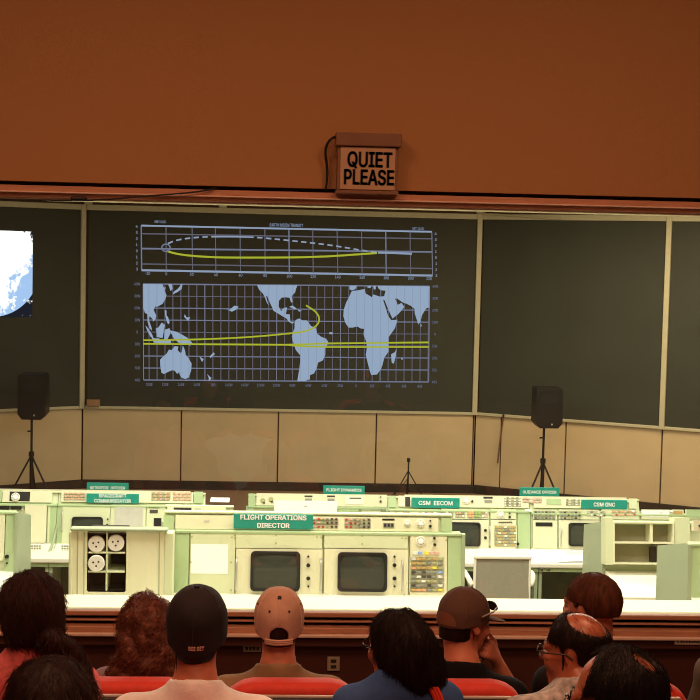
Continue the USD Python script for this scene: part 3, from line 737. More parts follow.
c.grid([314.2, 318.6, 323, 327.4, 331.8, 336.2], [519.2, 523, 527], 2.2, 1.9, [['pink', 'red', 'amber', 'grey', 'dark', 'dark'], ['red', 'pink', 'green', 'dark', 'dark', 'dark'], ['pink', 'red', 'red', 'olive', 'dark', 'dark']], pl=tp, off=0.010)
c.grid([346.4, 350.8, 355.2, 359.6, 364, 368.6], [519.8, 523.5, 527.2], 2.2, 1.8, [['red', 'pink', 'grey', 'amber', 'grey', 'dark'], ['pink', 'red', 'red', 'grey', 'dark', 'dark'], ['red', 'red', 'olive', 'grey', 'dark', 'dark']], pl=tp, off=0.010)
c.rect('slot', tp, 382, 518.8, 394.5, 520.6, BLACK, 0.013); c.rect('counter', tp, 383, 523.2, 394, 527.8, KEYC['grey'], 0.016, label='small grey three digit counter')
for d in (385, 388.5, 392): c.rect('counter_digit', tp, d - 1.1, 524, d + 1.1, 527, BLACK, 0.018)
c.dial(407, 523.8, 3.2, tp, 0.010); c.dial(420.2, 523.8, 4.2, tp, 0.010); c.knob(430, 526.5, 1.5, tp, off=0.010); c.knob(430, 521, 0.8, tp, off=0.010)
c.rect('label_plate', tp, 204.5, 520, 209.5, 522.3, GREY, 0.013)
fod = c
nameplate(['FLIGHT OPERATIONS', 'DIRECTOR'], 233.5, 513, 313, 528, tp, 'large teal sign reading FLIGHT OPERATIONS DIRECTOR', hts=[4.6, 4.6], squeeze=1.0)

# ---- low cabinet to its left, with the cubby holes
YC = 8.52
pl = (YC, 1.4, 0.06)
xa, xb = hit(72.5, 560, pl)[0], hit(164.5, 560, pl)[0]
ztop = hit(120, 526.5, pl)[2]; zbot = hit(120, 593.5, pl)[2]
xm = (xa + xb) / 2
t = thing('storage_cabinet', 'cream cabinet with six dark cubby holes and three white discs', 'cabinet', (xm, YC, F4))
oc = np.array([xm, YC, F4])
kk = YC / FPX


def lc(px, py): return hit(px, py, pl) - oc


h0, h1 = lc(88, 590.5), lc(126, 531.5)
top_z, bot_z = ztop - F4, zbot - F4
fr = sbox(xa - xm, 0, xb - xm, top_z - 0.02).difference(sbox(h0[0], h0[2], h1[0], h1[2]))
part(t, 'front', turned(plate(fr, 0.02), loc=(0, 0.02, 0)), CREAM)
part(t, 'carcass', cat([profile_x([(0.02, 0), (0.6, 0), (0.6, top_z - 0.18), (0.02, top_z - 0.03)], xa - xm, xa - xm + 0.02), profile_x([(0.02, 0), (0.6, 0), (0.6, top_z - 0.18), (0.02, top_z - 0.03)], xb - xm - 0.02, xb - xm), bx(xa - xm, xb - xm, 0.58, 0.6, 0, top_z - 0.18)]), MINT)
part(t, 'top', rbx(xa - xm - 0.01, xb - xm + 0.02, -0.03, 0.05, top_z - 0.020, top_z - 0.002, 0.008, 3), MINT_SIDE)
part(t, 'lid', profile_x([(0.03, top_z - 0.02), (0.6, top_z - 0.17), (0.6, top_z - 0.19), (0.03, top_z - 0.04)], xa - xm, xb - xm), MINT)
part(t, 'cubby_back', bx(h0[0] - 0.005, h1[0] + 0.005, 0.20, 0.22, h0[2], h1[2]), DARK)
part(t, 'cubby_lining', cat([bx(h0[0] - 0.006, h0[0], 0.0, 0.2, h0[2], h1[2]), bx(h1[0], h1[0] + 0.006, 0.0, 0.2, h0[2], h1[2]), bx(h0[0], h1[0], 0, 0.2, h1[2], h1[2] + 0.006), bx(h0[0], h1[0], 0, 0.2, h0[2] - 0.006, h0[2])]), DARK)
dv = MINT
xm2 = lc(107, 560)[0]
part(t, 'divider', rbx(xm2 - 0.005, xm2 + 0.005, -0.002, 0.2, h0[2], h1[2], 0.002, 1), dv)
for py in (552, 571.3):
    z = lc(107, py)[2]; part(t, 'divider', rbx(h0[0], h1[0], -0.002, 0.2, z - 0.005, z + 0.005, 0.002, 1), dv)
for px in (78, 84.5, 166.5 - 7): 
    x = lc(px, 560)[0]; part(t, 'groove', bx(x - 0.003, x + 0.003, -0.0035, 0.002, 0.1, top_z - 0.03), MINT_SIDE)
part(t, 'ledge', rbx(xa - xm, xb - xm, -0.28, 0.0, bot_z - 0.05, bot_z - 0.005, 0.008), DESK)
part(t, 'side_flange', rbx(xb - xm, xb - xm + 0.055, -0.005, 0.1, 0, top_z - 0.03, 0.006), MINT)
part(t, 'side_flange', rbx(xa - xm - 0.02, xa - xm + 0.0, -0.01, 0.1, 0, top_z - 0.03, 0.006), MINT)
DISCM = mat('disc_white', (0.80, 0.78, 0.72), 0.4, var=0.04)
for k_, (px, py) in enumerate(((96.8, 543.3), (116.3, 542.2), (96.8, 562.6))):
    P = lc(px, py) - np.array([0, 0.012, 0]); R = 8.4 * kk
    d = part(t, 'round_cap', turned(disc(R, 0.02, 32), loc=P), DISCM, smooth=30, label='round white cap with three small holes')
    part(d, 'finger_hole', turned(disc(0.006, 0.003, 10), loc=P + [-0.018, -0.019, 0.008]), DARK)
    part(d, 'finger_hole', turned(disc(0.006, 0.003, 10), loc=P + [0.014, -0.019, 0.012]), DARK)
    part(d, 'finger_hole', turned(disc(0.006, 0.003, 10), loc=P + [0.0, -0.019, -0.014]), DARK)

# ---- row three: left end console, a lone bay, the open shelf console at the right
Y3 = 10.62
c = Console('end console at the left edge with a small black knob on its face', Y3, F3, 1.61, -60, 14, 560, frame_l=0, frame_r=9, left=False, top=False, lip=0.02)
c.panels([-58, -25, 5], 513, 560, material=CREAM)
c.knob(7.5, 556.5, 2.0); c.knob(7.5, 563, 1.0)
c = Console('single console bay peeping over the left end of the front desk console', Y3, F3, 1.655, 165, 233, 508, frame_l=4, frame_r=6)
c.rect('upper_panel', c.top, 167, 506, 226, 517, MINT, 0.01); c.rect('slot', c.top, 174, 507.8, 191.5, 511.6, BLACK, 0.014)
c.rect('label_plate', c.top, 195, 508, 201, 510.5, GREY, 0.013)
P = pt(220, 504, 11.0)
o = thing('paper_sheet', 'white sheet of paper lying on top of the lone console bay', 'paper', (P[0], 10.98, 1.656))
part(o, 'sheet', rbx(-0.075, 0.075, -0.09, 0.09, 0.0, 0.004, 0.001, 1), PAPER)
c = Console('empty console at the right with open shelves instead of instruments', Y3, F3, 1.60, 604.5, 720, 540, frame_l=0, frame_r=0, right=False, top=False, lip=0.03, knee=True, depth=0.66)
g = c
f = c.face
kk3 = c.k(f)
# open shelf box: frame proud of the cabinet, the inside lined dark
a0, a1 = hit(613.5, 562, f), hit(673, 522.5, f)
part(c.t, 'shelf_back', c.put(plate(sbox(-0.225, -0.15, 0.225, 0.15), 0.01), f, 640.5, 542.3, 0.0), mat('shelf_back_olive', (0.30, 0.28, 0.17), 0.7, var=0.1), label='dull olive back of the open shelves')
D_ = 0.15
fw, fh = 59.5 * kk3, 39.5 * kk3
for nm, r in (('shelf_side', sbox(-fw / 2 - 0.012, -fh / 2, -fw / 2, fh / 2)), ('shelf_side', sbox(fw / 2, -fh / 2, fw / 2 + 0.012, fh / 2)), ('shelf_top', sbox(-fw / 2 - 0.012, fh / 2, fw / 2 + 0.012, fh / 2 + 0.012)), ('shelf_bottom', sbox(-fw / 2 - 0.012, -fh / 2 - 0.012, fw / 2 + 0.012, -fh / 2)), ('shelf', sbox(-fw / 2, -0.004, fw / 2, 0.010))):
    part(c.t, nm, c.put(plate(r, D_), f, 638.6, 542.3, 0.004), CREAM)
part(c.t, 'shelf_divider', c.put(plate(sbox(-0.011, 0, 0.011, fh / 2), D_ - 0.01), f, 646.5, 542.0, 0.004), CREAM)
part(c.t, 'dark_box', c.put(plate(rrect(0.045, 0.115, 0.004), 0.05), f, 651.5, 554, 0.01), DARK, label='dark upright box on the lower shelf')
part(c.t, 'side_stile', c.put(plate(sbox(-0.03, -0.17, 0.03, 0.19), D_ - 0.005), f, 604.8, 541.5, 0.004), MINT)
part(c.t, 'front_stile', c.put(plate(sbox(-0.06, -0.17, 0.06, 0.19), D_ - 0.01), f, 677, 542, 0.004), MINT)
part(c.t, 'slope', profile_x([(-0.44, g.zf - F3 - 0.03), (-0.13, g.zf - F3 + 0.05), (-0.02, g.zf - F3 + 0.06), (-0.02, g.zf - F3 - 0.03)], g.x0 - g.o[0], g.x1 - g.o[0]), DESK, label='sloping white desk board')
# ---- back row, right: end of another console seen from its side
c = Console('console end at the right edge showing its plain side in shaded grey green', 8.66, F4, 1.83, 690, 790, 560, frame_l=10, frame_r=0, right=False, top=False, lip=0.02, depth=0.70)
c.panels([702, 760], 536, 596, material=CREAM)
c.rect('gauge_box', c.face, 691, 520.5, 706, 531, CREAM, 0.05); c.knob(697, 525.5, 1.2, off=0.05)

# ---- row two
Y2 = 12.86
c = Console('console at far left with a plain door panel and a dial box on top', Y2, F2, 1.365, -40, 56, 540, frame_l=0, frame_r=9, left=False, right=False, lip=0.118)
f, tp = c.face, c.top
c.rect('upper_panel', tp, 3, 491, 52, 502.4, CREAM, 0.01); c.rect('upper_end_frame', tp, -10, 490, 2, 502, MINT_FRAME, 0.012)
c.rect('dark_panel', tp, 10, 491.8, 30, 501.2, BLACK, 0.013); c.dial(15.8, 497.3, 4.4, tp, 0.013)
c.rect('slot', f, -2, 505, 9.5, 509.5, BLACK, 0.018); c.rect('slot', f, 11, 505, 21.5, 509.3, BLACK, 0.018)
c.rect('door', f, 25, 504.6, 46.5, 542.5, CREAM, 0.022, 0.006); c.rect('edge_strip', f, 48, 504.6, 50, 542.5, MINT, 0.016)
c.grid([32.2, 34.8, 37.4, 40], [546.2, 548.6, 551], 1.8, 1.5, 'grey', pl=(Y2 - 0.10, 0.9, 1.0), off=0.004)
c = Console('console with one monitor behind the SPACECRAFT COMMUNICATOR sign', Y2, F2, 1.365, 56.5, 204, 540, frame_l=5, frame_r=6, left=False)
f, tp = c.face, c.top
c.panels([62, 110, 146, 198], 504.8, 547); c.crt(72, 516.8, 103, 541)
c.handle(62.5, 511, 531)
c.rect('grey_plate', f, 115, 505.5, 143, 526, GREY, 0.020, 0.003); c.rect('slot', f, 149, 506.3, 159.5, 508, BLACK, 0.02); c.rect('slot', f, 150, 509.8, 158, 513, KEYC['dark'], 0.02)
c.rect('small_screen', f, 154, 518, 161.5, 526, BLACK, 0.02); c.knob(107.5, 525, 1.3); c.knob(108, 519, 0.8)
c.rect('upper_panel', tp, 62, 491.5, 193, 502.6, CREAM, 0.01); c.rect('upper_end_frame', tp, 194, 491.8, 203, 503.4, MINT_FRAME, 0.012)
O2 = [['orange', 'pink', 'orange', 'pink'], ['pink', 'orange', 'pink', 'orange']]
c.grid(list(np.arange(65.6, 84, 2.6)), [493.6, 496.4, 499.2], 1.8, 1.5, O2, tp, off=0.010)
O3 = [['olive', 'pink', 'amber', 'pink'], ['amber', 'orange', 'olive', 'pink']]
c.grid(list(np.arange(153.2, 171, 2.6)), [493.6, 496.4, 499.4], 1.8, 1.6, O3, tp, off=0.010)
c.grid(list(np.arange(174.5, 192, 2.6)), [493.9, 496.7, 499.7], 1.8, 1.6, O2, tp, off=0.010)
c.grid([62.6, 65, 67.4, 69.8], [546.4, 548.8, 551.2], 1.8, 1.5, 'grey', pl=(Y2 - 0.10, 0.9, 1.0), off=0.004)
cab = spline([pt(57, 525, Y2 - 0.02), pt(54.5, 536, Y2 - 0.06), pt(51, 548, Y2 - 0.16), pt(46, 557, Y2 - 0.25), pt(42, 563, Y2 - 0.34)], 20)
solo('phone_cord', tube(cab, 0.012, 8), MINT_SIDE, 'pale green cord hanging across the white desk at the left', 'cord', smooth=True)
nameplate(['SPACECRAFT', 'COMMUNICATOR'], 87, 493, 139, 502.6, tp, 'teal two-line sign reading SPACECRAFT COMMUNICATOR', hts=[3.4, 3.4], squeeze=0.9)

c = Console('console with a dark monitor under the CSM EECOM sign', Y2, F2, 1.36, 388, 530, 530, frame_l=0, frame_r=13, right=False)
f, tp = c.face, c.top
c.panels([389, 440, 489.5, 516.5], 509, 519); c.panels([389, 440, 489.5], 519.6, 549, material=CREAM); c.rect('bay_panel', f, 490, 519.6, 516, 549, CREAM, 0.016, 0.004)
c.crt(447.5, 522, 480.5, 546.3); c.knob(485, 530.3, 1.5); c.knob(485, 537.6, 1.5); c.handle(489.3, 526, 545)
c.dial(500, 514.3, 3.9); c.knob(509.2, 513.3, 0.8); c.knob(509.2, 517, 1.2)
c.grid(list(np.arange(442, 453, 2.4)), [512.2, 515, 517.6], 1.7, 1.5, [['grey', 'olive', 'white'], ['olive', 'grey', 'olive']]); c.grid([457, 460, 463], [513, 516], 2.0, 2.0, [['pink', 'orange', 'grey'], ['olive', 'pink', 'white']])
c.grid([469.3, 472.2], [512.6, 516], 2.6, 2.8, 'orange'); c.grid([476.0, 479], [512.6, 516], 2.6, 2.8, 'green'); c.grid([483, 486], [512.6, 516], 2.0, 2.2, [['amber', 'white'], ['white', 'pink']])
c.grid([396, 400, 404, 408], [513, 516], 2.2, 1.8, [['red', 'white', 'grey'], ['white', 'pink', 'white']]); c.grid(list(np.arange(420, 438, 3)), [512.8, 515.8], 2, 1.8, [['olive', 'white', 'grey', 'pink'], ['grey', 'olive']])
c.grid(list(np.arange(496, 515, 3.1)), [527, 530, 533, 536, 539, 542, 545], 2.4, 1.8, [['amber', 'olive', 'amber', 'white', 'olive'], ['grey', 'amber', 'olive', 'grey'], ['olive', 'white', 'amber', 'amber', 'grey']], name='key_matrix')
c.grid(list(np.arange(499, 512, 2)), [522.3], 1.6, 1.2, 'dark', backing=False)
c.rect('upper_panel', tp, 397, 496.5, 530, 507.5, CREAM, 0.01); c.rect('upper_end_frame', tp, 388.5, 496, 396, 507.5, MINT_FRAME, 0.012); c.rect('dark_panel', tp, 405, 497, 410, 506.6, BLACK, 0.014)
c.dial(466, 500.8, 3.8, tp, 0.01); c.knob(472, 501.5, 1.2, tp, off=0.01); c.rect('slot', tp, 483, 496.9, 492.5, 498.7, BLACK, 0.014); c.rect('counter', tp, 484, 500, 492, 502.8, KEYC['grey'], 0.016)
c.grid(list(np.arange(505, 520, 2.4)), [498, 500.6, 503.2, 505.6], 1.6, 1.3, [['white', 'grey', 'white', 'olive']], tp, off=0.01)
c.grid(list(np.arange(524, 530, 2.6)), [498.6, 501.4], 2, 1.6, 'pink', tp, off=0.01)
c.rect('lamp_strip', f, 524.5, 509.2, 531, 511.4, PAPER, 0.03); c.knob(517.5, 543.8, 1.4); 
c.rect('slot', f, 455, 547.6, 462, 549.4, BLACK, 0.018)
nameplate(['CSM  EECOM'], 410.5, 497, 459.5, 507.5, tp, 'teal sign reading CSM EECOM', hts=[4.0], squeeze=1.0)
c2 = Console('console with a dark monitor and papers under the CSM GNC sign', Y2, F2, 1.345, 531, 712, 530, frame_l=0, frame_r=0, left=False, right=False, top=(530.5, 637))
f, tp = c2.face, c2.top
c2.panels([532, 557.5, 600, 640, 671, 684, 712], 509.5, 519.5); c2.panels([532, 557.5, 600, 650], 520, 549, material=CREAM)
c2.rect('slot', f, 535, 522.3, 552.3, 526.3, BLACK, 0.02); c2.crt(567.5, 522.7, 602, 546.5)
c2.rect('blank_plate', f, 533, 529, 555, 548, MINT, 0.020, 0.003); c2.handle(560, 528, 546)
c2.grid(list(np.arange(535.2, 555, 3.6)), [512, 515, 518], 2.2, 1.4, [['dark', 'grey', 'grey'], ['grey', 'grey', 'olive']]); c2.grid(list(np.arange(561, 580, 3.6)), [512.3, 515.2, 518.2], 2.3, 1.5, [['grey', 'dark', 'olive'], ['grey', 'grey', 'dark']])
c2.grid(list(np.arange(588, 606, 3.2)), [512.2, 515.2], 2.0, 1.5, [['white', 'grey', 'pink'], ['pink', 'white', 'dark']]); c2.grid(list(np.arange(613, 636, 3.0)), [511.8, 514.8], 2.2, 1.7, [['orange', 'pink', 'amber'], ['pink', 'red', 'orange']])
c2.rect('white_panel', f, 641, 510.2, 669, 516.5, PAPER, 0.02); c2.rect('gauge', f, 673, 511, 682, 516, KEYC['amber'], 0.02); c2.rect('green_plate', f, 686, 509.5, 700, 518, MINT_FRAME, 0.02)
for x in (632.5, 660, 671): c2.knob(x, 511.2, 1.3, material=PAPER, name='indicator_lamp')
c2.rect('upper_panel', tp, 532, 498, 628, 508.5, CREAM, 0.01); c2.rect('upper_end_frame', tp, 628.5, 498.5, 637, 509, MINT, 0.012)
c2.grid(list(np.arange(532, 541, 2.6)), [499.2, 502], 2, 1.6, 'pink', tp, off=0.01); c2.rect('green_plate', tp, 546, 498.8, 561, 505, MINT_FRAME, 0.014)
c2.grid(list(np.arange(567, 579, 2.3)), [500, 502.4, 504.8], 1.5, 1.2, [['grey', 'white', 'olive']], tp, off=0.01)
nameplate(['CSM GNC'], 579.5, 499, 627, 508.5, tp, 'teal sign reading CSM GNC', hts=[3.8], squeeze=0.9)
zd = c2.desk_pl
rg = np.random.default_rng(5)
for k_, (px, py, w, h, a) in enumerate(((541, 562.5, 0.20, 0.26, 0.15), (556, 560.5, 0.21, 0.27, -0.25), (574, 561.5, 0.22, 0.26, 0.08))):
    P = ptz(px, py - 2, zd)
    o = thing('paper_sheet', ['leftmost white sheet on the desk under the CSM GNC sign', 'middle white sheet on the desk, crooked under the CSM GNC sign', 'rightmost white sheet on the desk, before the right hand monitor'][k_], 'paper', (P[0], Y2 - 0.30, zd + 0.001 + 0.005 * k_), a)
    part(o, 'sheet', rbx(-w / 2, w / 2, -0.13, 0.13, 0, 0.003, 0.001, 1), PAPER)
o = thing('desk_book', 'open white checklist book on the sloping shelf under CSM GNC', 'book', (pt(545, 552, Y2)[0], Y2 - 0.10, c2.zf - 0.018))
part(o, 'pages', turned(rbox(0.34, 0.11, 0.012, 0.003), 0.28), PAPER); part(o, 'spine', turned(rbox(0.006, 0.112, 0.014, 0.002), 0.28), GREY)
for x in (541.5, 548.5):
    P = pt(x, 569.5, Y2 - 0.475); part(c2.t, 'desk_knob', turned(disc(0.014, 0.02, 12), loc=P - c2.o), KEYC['dark'], smooth=30)

# ---- front row (the trench)
Y1 = 14.5
c = Console('front row console under the FLIGHT DYNAMICS sign, seen over the back row', Y1, F1, 1.075, 248, 400, 510, frame_l=6, frame_r=0, right=False)
f, tp = c.face, c.top
c.rect('upper_panel', tp, 256, 494, 388, 506.3, CREAM, 0.01); c.rect('upper_end_frame', tp, 248.5, 493.5, 255, 506, MINT_FRAME, 0.012)
for x, y in ((263, 500.5), (271, 499.5)): c.knob(x, y, 2.2, tp, KEYC['olive'], 'rotary_switch', off=0.01); c.knob(x + 1, y + 2.4, 1.0, tp, off=0.012)
for x in (308.5, 331): c.rect('slot', tp, x - 4, 495.6, x + 4, 497.2, BLACK, 0.014); c.rect('counter', tp, x - 3.5, 498.7, x + 3.5, 501.2, KEYC['grey'], 0.016)
c.rect('cream_plate', tp, 345, 496.8, 364, 504.5, DESK, 0.016, 0.004); c.rect('slot', tp, 349.5, 497.9, 361, 499, KEYC['dark'], 0.02); c.knob(380.5, 501.6, 1.1, tp, off=0.01); c.knob(380.5, 497.2, 0.7, tp, off=0.01)
c.rect('green_plate', f, 338, 508, 359, 517, MINT_FRAME, 0.016); c.rect('label_plate', f, 361, 508.6, 381, 514.5, MINT, 0.018)
c.grid(list(np.arange(362.5, 381, 2.3)), [510, 512.8], 1.6, 1.0, 'grey', off=0.018, backing=False)
fd = c
kc = 14.55 / FPX
Pc = hit(305.7, 508, (14.42, c.zl, 0.2))
o = thing('white_card', 'blank white card fixed to the front row console behind the FLIGHT OPERATIONS DIRECTOR sign', 'card', Pc)
part(o, 'sheet', turned(rbox(63 * kc, 0.006, 14.5 * kc, 0.002), -0.2), PAPER)
part(o, 'clip', turned(rbox(0.03, 0.16, 0.012, 0.003), loc=(0, 0.075, 0.02)), GREY)
c = Console('front row console behind the CSM EECOM and CSM GNC signs, hardly seen', Y1, F1, 1.075, 400.5, 640, 510, frame_l=0, frame_r=6, left=False)
c.rect('upper_panel', c.top, 402, 496, 630, 507, CREAM, 0.01)
gd = c
c = Console('front row console hidden behind the SPACECRAFT COMMUNICATOR console', Y1, F1, 1.055, -20, 199, 505, frame_l=6, frame_r=6)
c.rect('upper_panel', c.top, 0, 490, 190, 501, CREAM, 0.01)
rt = c
for con, txt, a, b, y0, y1, lab, ht in ((rt, 'RETROFIRE  OFFICER', 87, 128.5, 483, 491.0, 'small teal sign reading RETROFIRE OFFICER', 2.7), (fd, 'FLIGHT DYNAMICS', 323, 365, 486, 493.3, 'small teal sign reading FLIGHT DYNAMICS', 2.8), (gd, 'GUIDANCE OFFICER', 519, 560, 487.6, 496.5, 'small teal sign reading GUIDANCE OFFICER', 2.8)):
    yy = Y1 + 0.2
    P0, P1 = pt(a, y1, yy), pt(b, y0, yy)
    k_ = yy / FPX
    t = thing('nameplate', lab, 'sign', ((P0[0] + P1[0]) / 2, yy, con.zt))
    w = (b - a) * k_; h = max(P1[2] - con.zt, 0.06)
    part(t, 'plate', rbx(-w / 2, w / 2, -0.006, 0.006, 0, h, 0.004), TEAL); part(t, 'foot', rbx(-w / 3, w / 3, 0, 0.05, 0, 0.006, 0.002, 1), TEAL)
    tt = text_xz(txt, ht * k_, 0.003, True, 1.0); wd = tt.bounds[1, 0] - tt.bounds[0, 0]
    v = tt.vertices; v[:, 0] *= min(1.0, 0.84 * w / wd); tt.vertices = v
    part(t, 'lettering', turned(tt, loc=(0, -0.0055, h * 0.52)), LETTER, label='white capital letters')

# ================================================================== OPERATOR CHAIR
YCH = 11.75
k_ = YCH / FPX
P0, P1 = pt(472, 599, YCH), pt(531.5, 556.5, YCH)
zc_, w = F2, P1[0] - P0[0]
ch = thing('office_chair', 'grey fabric office chair with pale arms, right of the front console', 'chair', ((P0[0] + P1[0]) / 2, YCH, F2 if YCH > 11.55 else F3))
z0, z1 = P0[2] - F2, P1[2] - F2
part(ch, 'backrest', turned(rbox(w * 0.95, 0.06, z1 - z0 + 0.08, 0.016, 3), -0.06, loc=(0, 0.0, (z0 + z1) / 2 - 0.04)), CHAIRF, True)
part(ch, 'back_frame', cat([turned(rbox(w * 1.0, 0.04, 0.03, 0.008), loc=(0, -0.02, z1 - 0.004)), turned(rbox(0.02, 0.04, z1 - z0, 0.006), loc=(w * 0.47, -0.012, (z0 + z1) / 2)), turned(rbox(0.02, 0.04, z1 - z0, 0.006), loc=(-w * 0.47, -0.012, (z0 + z1) / 2))]), DESK)
for s in (-1, 1):
    ar = spline([(s * w * 0.5, 0.0, z0 + 0.12), (s * w * 0.56, 0.06, z0 + 0.17), (s * w * 0.58, 0.25, z0 + 0.18), (s * w * 0.58, 0.34, z0 + 0.16)], 14)
    part(ch, 'armrest', tube(ar, 0.022, 10), DESK, True)
    part(ch, 'arm_post', rod((s * w * 0.56, 0.16, z0 + 0.17), (s * w * 0.42, 0.2, 0.44), 0.012), CHROME)
part(ch, 'seat', turned(rbox(w * 0.95, 0.48, 0.08, 0.03, 3), loc=(0, 0.24, 0.43)), CHAIRF, True)
part(ch, 'column', rod((0, 0.24, 0.06), (0, 0.24, 0.40), 0.025), CHROME)
for a in range(5):
    q = a * 2 * math.pi / 5
    part(ch, 'leg', rod((0, 0.24, 0.10), (0.27 * math.sin(q), 0.24 + 0.27 * math.cos(q), 0.06), 0.016), CHROME)
    part(ch, 'caster', turned(rbox(0.03, 0.05, 0.05, 0.012), loc=(0.27 * math.sin(q), 0.24 + 0.27 * math.cos(q), 0.025)), BLACK)

# ================================================================== SPEAKERS ON TRIPODS


def tripod_speaker(px, pbox, pole_y, collar_y, y, lab1, lab2, legs):
    k = y / FPX
    bx_, by_ = pt(px[0], 450, y)[0], y
    z = lambda py, p=None: pt(p or px[0], py, y)[2]
    t = thing('speaker_stand', lab2, 'speaker stand', (bx_, by_, F1))
    zb_, zb, zcol = z(pole_y), z(pole_y) - F1, z(collar_y) - F1
    part(t, 'pole', rod((0, 0, 0.10), (0, 0, zb - 0.001), 0.018), SPK)
    part(t, 'lower_tube', rod((0, 0, 0.06), (0, 0, zcol), 0.027), SPK)
    part(t, 'collar', rod((0, 0, zcol - 0.02), (0, 0, zcol + 0.05), 0.04), SPK)
    part(t, 'clamp_knob', rod((-0.06, 0, zcol + 0.35), (0, 0, zcol + 0.35), 0.012), SPK)
    for a in legs:
        q = math.radians(a); d = np.array([math.sin(q), math.cos(q), 0])
        e = d * 0.40 + np.array([0, 0, 0.015])
        part(t, 'leg', rod((0, 0, zcol), e, 0.014), SPK)
        part(t, 'brace', rod((0, 0, 0.10), d * 0.27 + np.array([0, 0, zcol * 0.33]), 0.010), SPK)
    x0, y0, x1, y1 = pbox
    w, h = (x1 - x0) * k, (y1 - y0) * k
    s = thing('speaker', lab1, 'speaker', (pt((x0 + x1) / 2, y1, y)[0], y, zb_))
    front = Polygon([(-w * 0.34, 0), (w * 0.34, 0), (w * 0.5, h * 0.12), (w * 0.49, h * 0.96), (w * 0.44, h), (-w * 0.44, h), (-w * 0.49, h * 0.96), (-w * 0.5, h * 0.12)]).buffer(-0.02).buffer(0.02)
    part(s, 'cabinet', turned(plate(front, 0.36), loc=(0, 0.20, 0)), SPK)
    part(s, 'grille', turned(plate(front.buffer(-0.025), 0.012), loc=(0, -0.158, 0)), GRILLE)
    part(s, 'badge', turned(disc(0.014, 0.006, 14), loc=(w * 0.1, -0.170, h * 0.10)), CHROME)
    part(s, 'horn', turned(plate(rrect(w * 0.6, h * 0.2, 0.03), 0.008), loc=(0, -0.165, h * 0.72)), BLACK)


tripod_speaker((31.5,), (19.5, 373.5, 47, 418.5), 418.5, 455, 20.6, 'black speaker on a stand before the left screen', 'black tripod stand under the speaker at the left', (-120, 115, 0))
tripod_speaker((543.3,), (533, 386.5, 560.5, 427), 427, 462, 19.9, 'black speaker on a stand right of the map screen', 'black tripod stand under the speaker at the right', (-115, 120, 5))
P = pt(408, 484, 21.0)
t = thing('small_tripod', 'small black floor tripod standing against the front wall panels', 'tripod', (P[0], 21.0, F1))
zt_ = pt(408, 460, 21.0)[2] - F1
part(t, 'mast', rod((0, 0, 0.02), (0, 0, zt_), 0.012), SPK); part(t, 'head', turned(rbox(0.05, 0.05, 0.06, 0.01), loc=(0, 0, zt_)), SPK)
for q in (-1.9, 1.9, 0.0): part(t, 'leg', rod((0, 0, zt_ * 0.75), (0.3 * math.sin(q), 0.3 * math.cos(q), 0.012), 0.009), SPK)
w0 = pt(408, 474, 21.0)
wr = spline([np.array([0, -0.02, zt_ * 0.6]), np.array([-0.2, -0.03, zt_ * 0.25]), np.array([-0.42, -0.05, 0.03]), np.array([-0.7, -0.05, 0.012])], 24)
solo('floor_wire', turned(tube(wr, 0.006, 6), loc=(P[0], 21.0, F1)), CABLE, 'thin black wire trailing left from the small floor tripod', 'wire', smooth=True)
n = np.array([-math.sin(-A30), math.cos(-A30), 0])
ws = []
for px, py in ((503.5, 416), (501.5, 430), (499.5, 446), (497.6, 463)):
    lx, lz = wall_hit(px, py, CR, -A30, 0.05); ws.append((lx, -0.05, lz))
hw_ = thing('hanging_wire', 'thin dark wire hanging down the wall right of the map screen', 'wire', CR, -A30)
part(hw_, 'wire', tube(spline(ws, 14), 0.012, 6), mat('wire_brown', (0.16, 0.07, 0.04), 0.7), True)
part(hw_, 'end_clip', turned(rbox(0.03, 0.03, 0.06, 0.008), loc=ws[0]), DARK)

# ================================================================== SEATS
k_ = 4.65 / FPX


def rounded_slab(w, d, h, rc, r):
    import manifold3d as m3
    sp = m3.Manifold.sphere(r, 10); ps = []
    for sx in (-1, 1):
        for sz in (-1, 1):
            for a in np.linspace(0, math.pi / 2, 5):
                for sy in (-1, 1):
                    ps.append(sp.translate([sx * (w / 2 - rc - r + rc * math.cos(a)), sy * (d / 2 - r), sz * (h / 2 - rc - r + rc * math.sin(a))]))
    mm = m3.Manifold.batch_hull(ps).to_mesh()
    return trimesh.Trimesh(mm.vert_properties[:, :3], mm.tri_verts, process=False)


def make_seat(label, loc):
    t = thing('theatre_seat', label, 'seat', loc, 0, 'red theatre seats of the viewing gallery')
    # origin: floor under the back's top; the back faces -y (towards the camera), the sitter is at +y
    part(t, 'back_cushion', turned(rounded_slab(0.475, 0.10, 0.58, 0.075, 0.035), 0.10, loc=(0, 0.01, 0.735)), RED, True, label='red upholstered back')
    part(t, 'back_shell', turned(rounded_slab(0.47, 0.03, 0.60, 0.06, 0.012), 0.10, loc=(0, -0.067, 0.692)), SHELL, True, label='black moulded rear shell')
    part(t, 'shell_rim', turned(rbox(0.36, 0.014, 0.010, 0.004), 0.10, loc=(0, -0.101, 0.993)), SEATEDGE)
    part(t, 'seat_cushion', turned(rbox(0.46, 0.46, 0.10, 0.035, 3), loc=(0, 0.29, 0.325)), RED, True)
    part(t, 'pedestal', rbx(-0.05, 0.05, 0.1, 0.35, 0.0, 0.28, 0.01), SHELL)
    for s in (-1, 1):
        part(t, 'armrest', turned(rbox(0.045, 0.32, 0.035, 0.014), loc=(s * 0.255, 0.20, 0.60)), SHELL, True)
        part(t, 'arm_support', rbx(s * 0.255 - 0.015, s * 0.255 + 0.015, 0.06, 0.30, 0.0, 0.59, 0.006), SHELL)
    return t


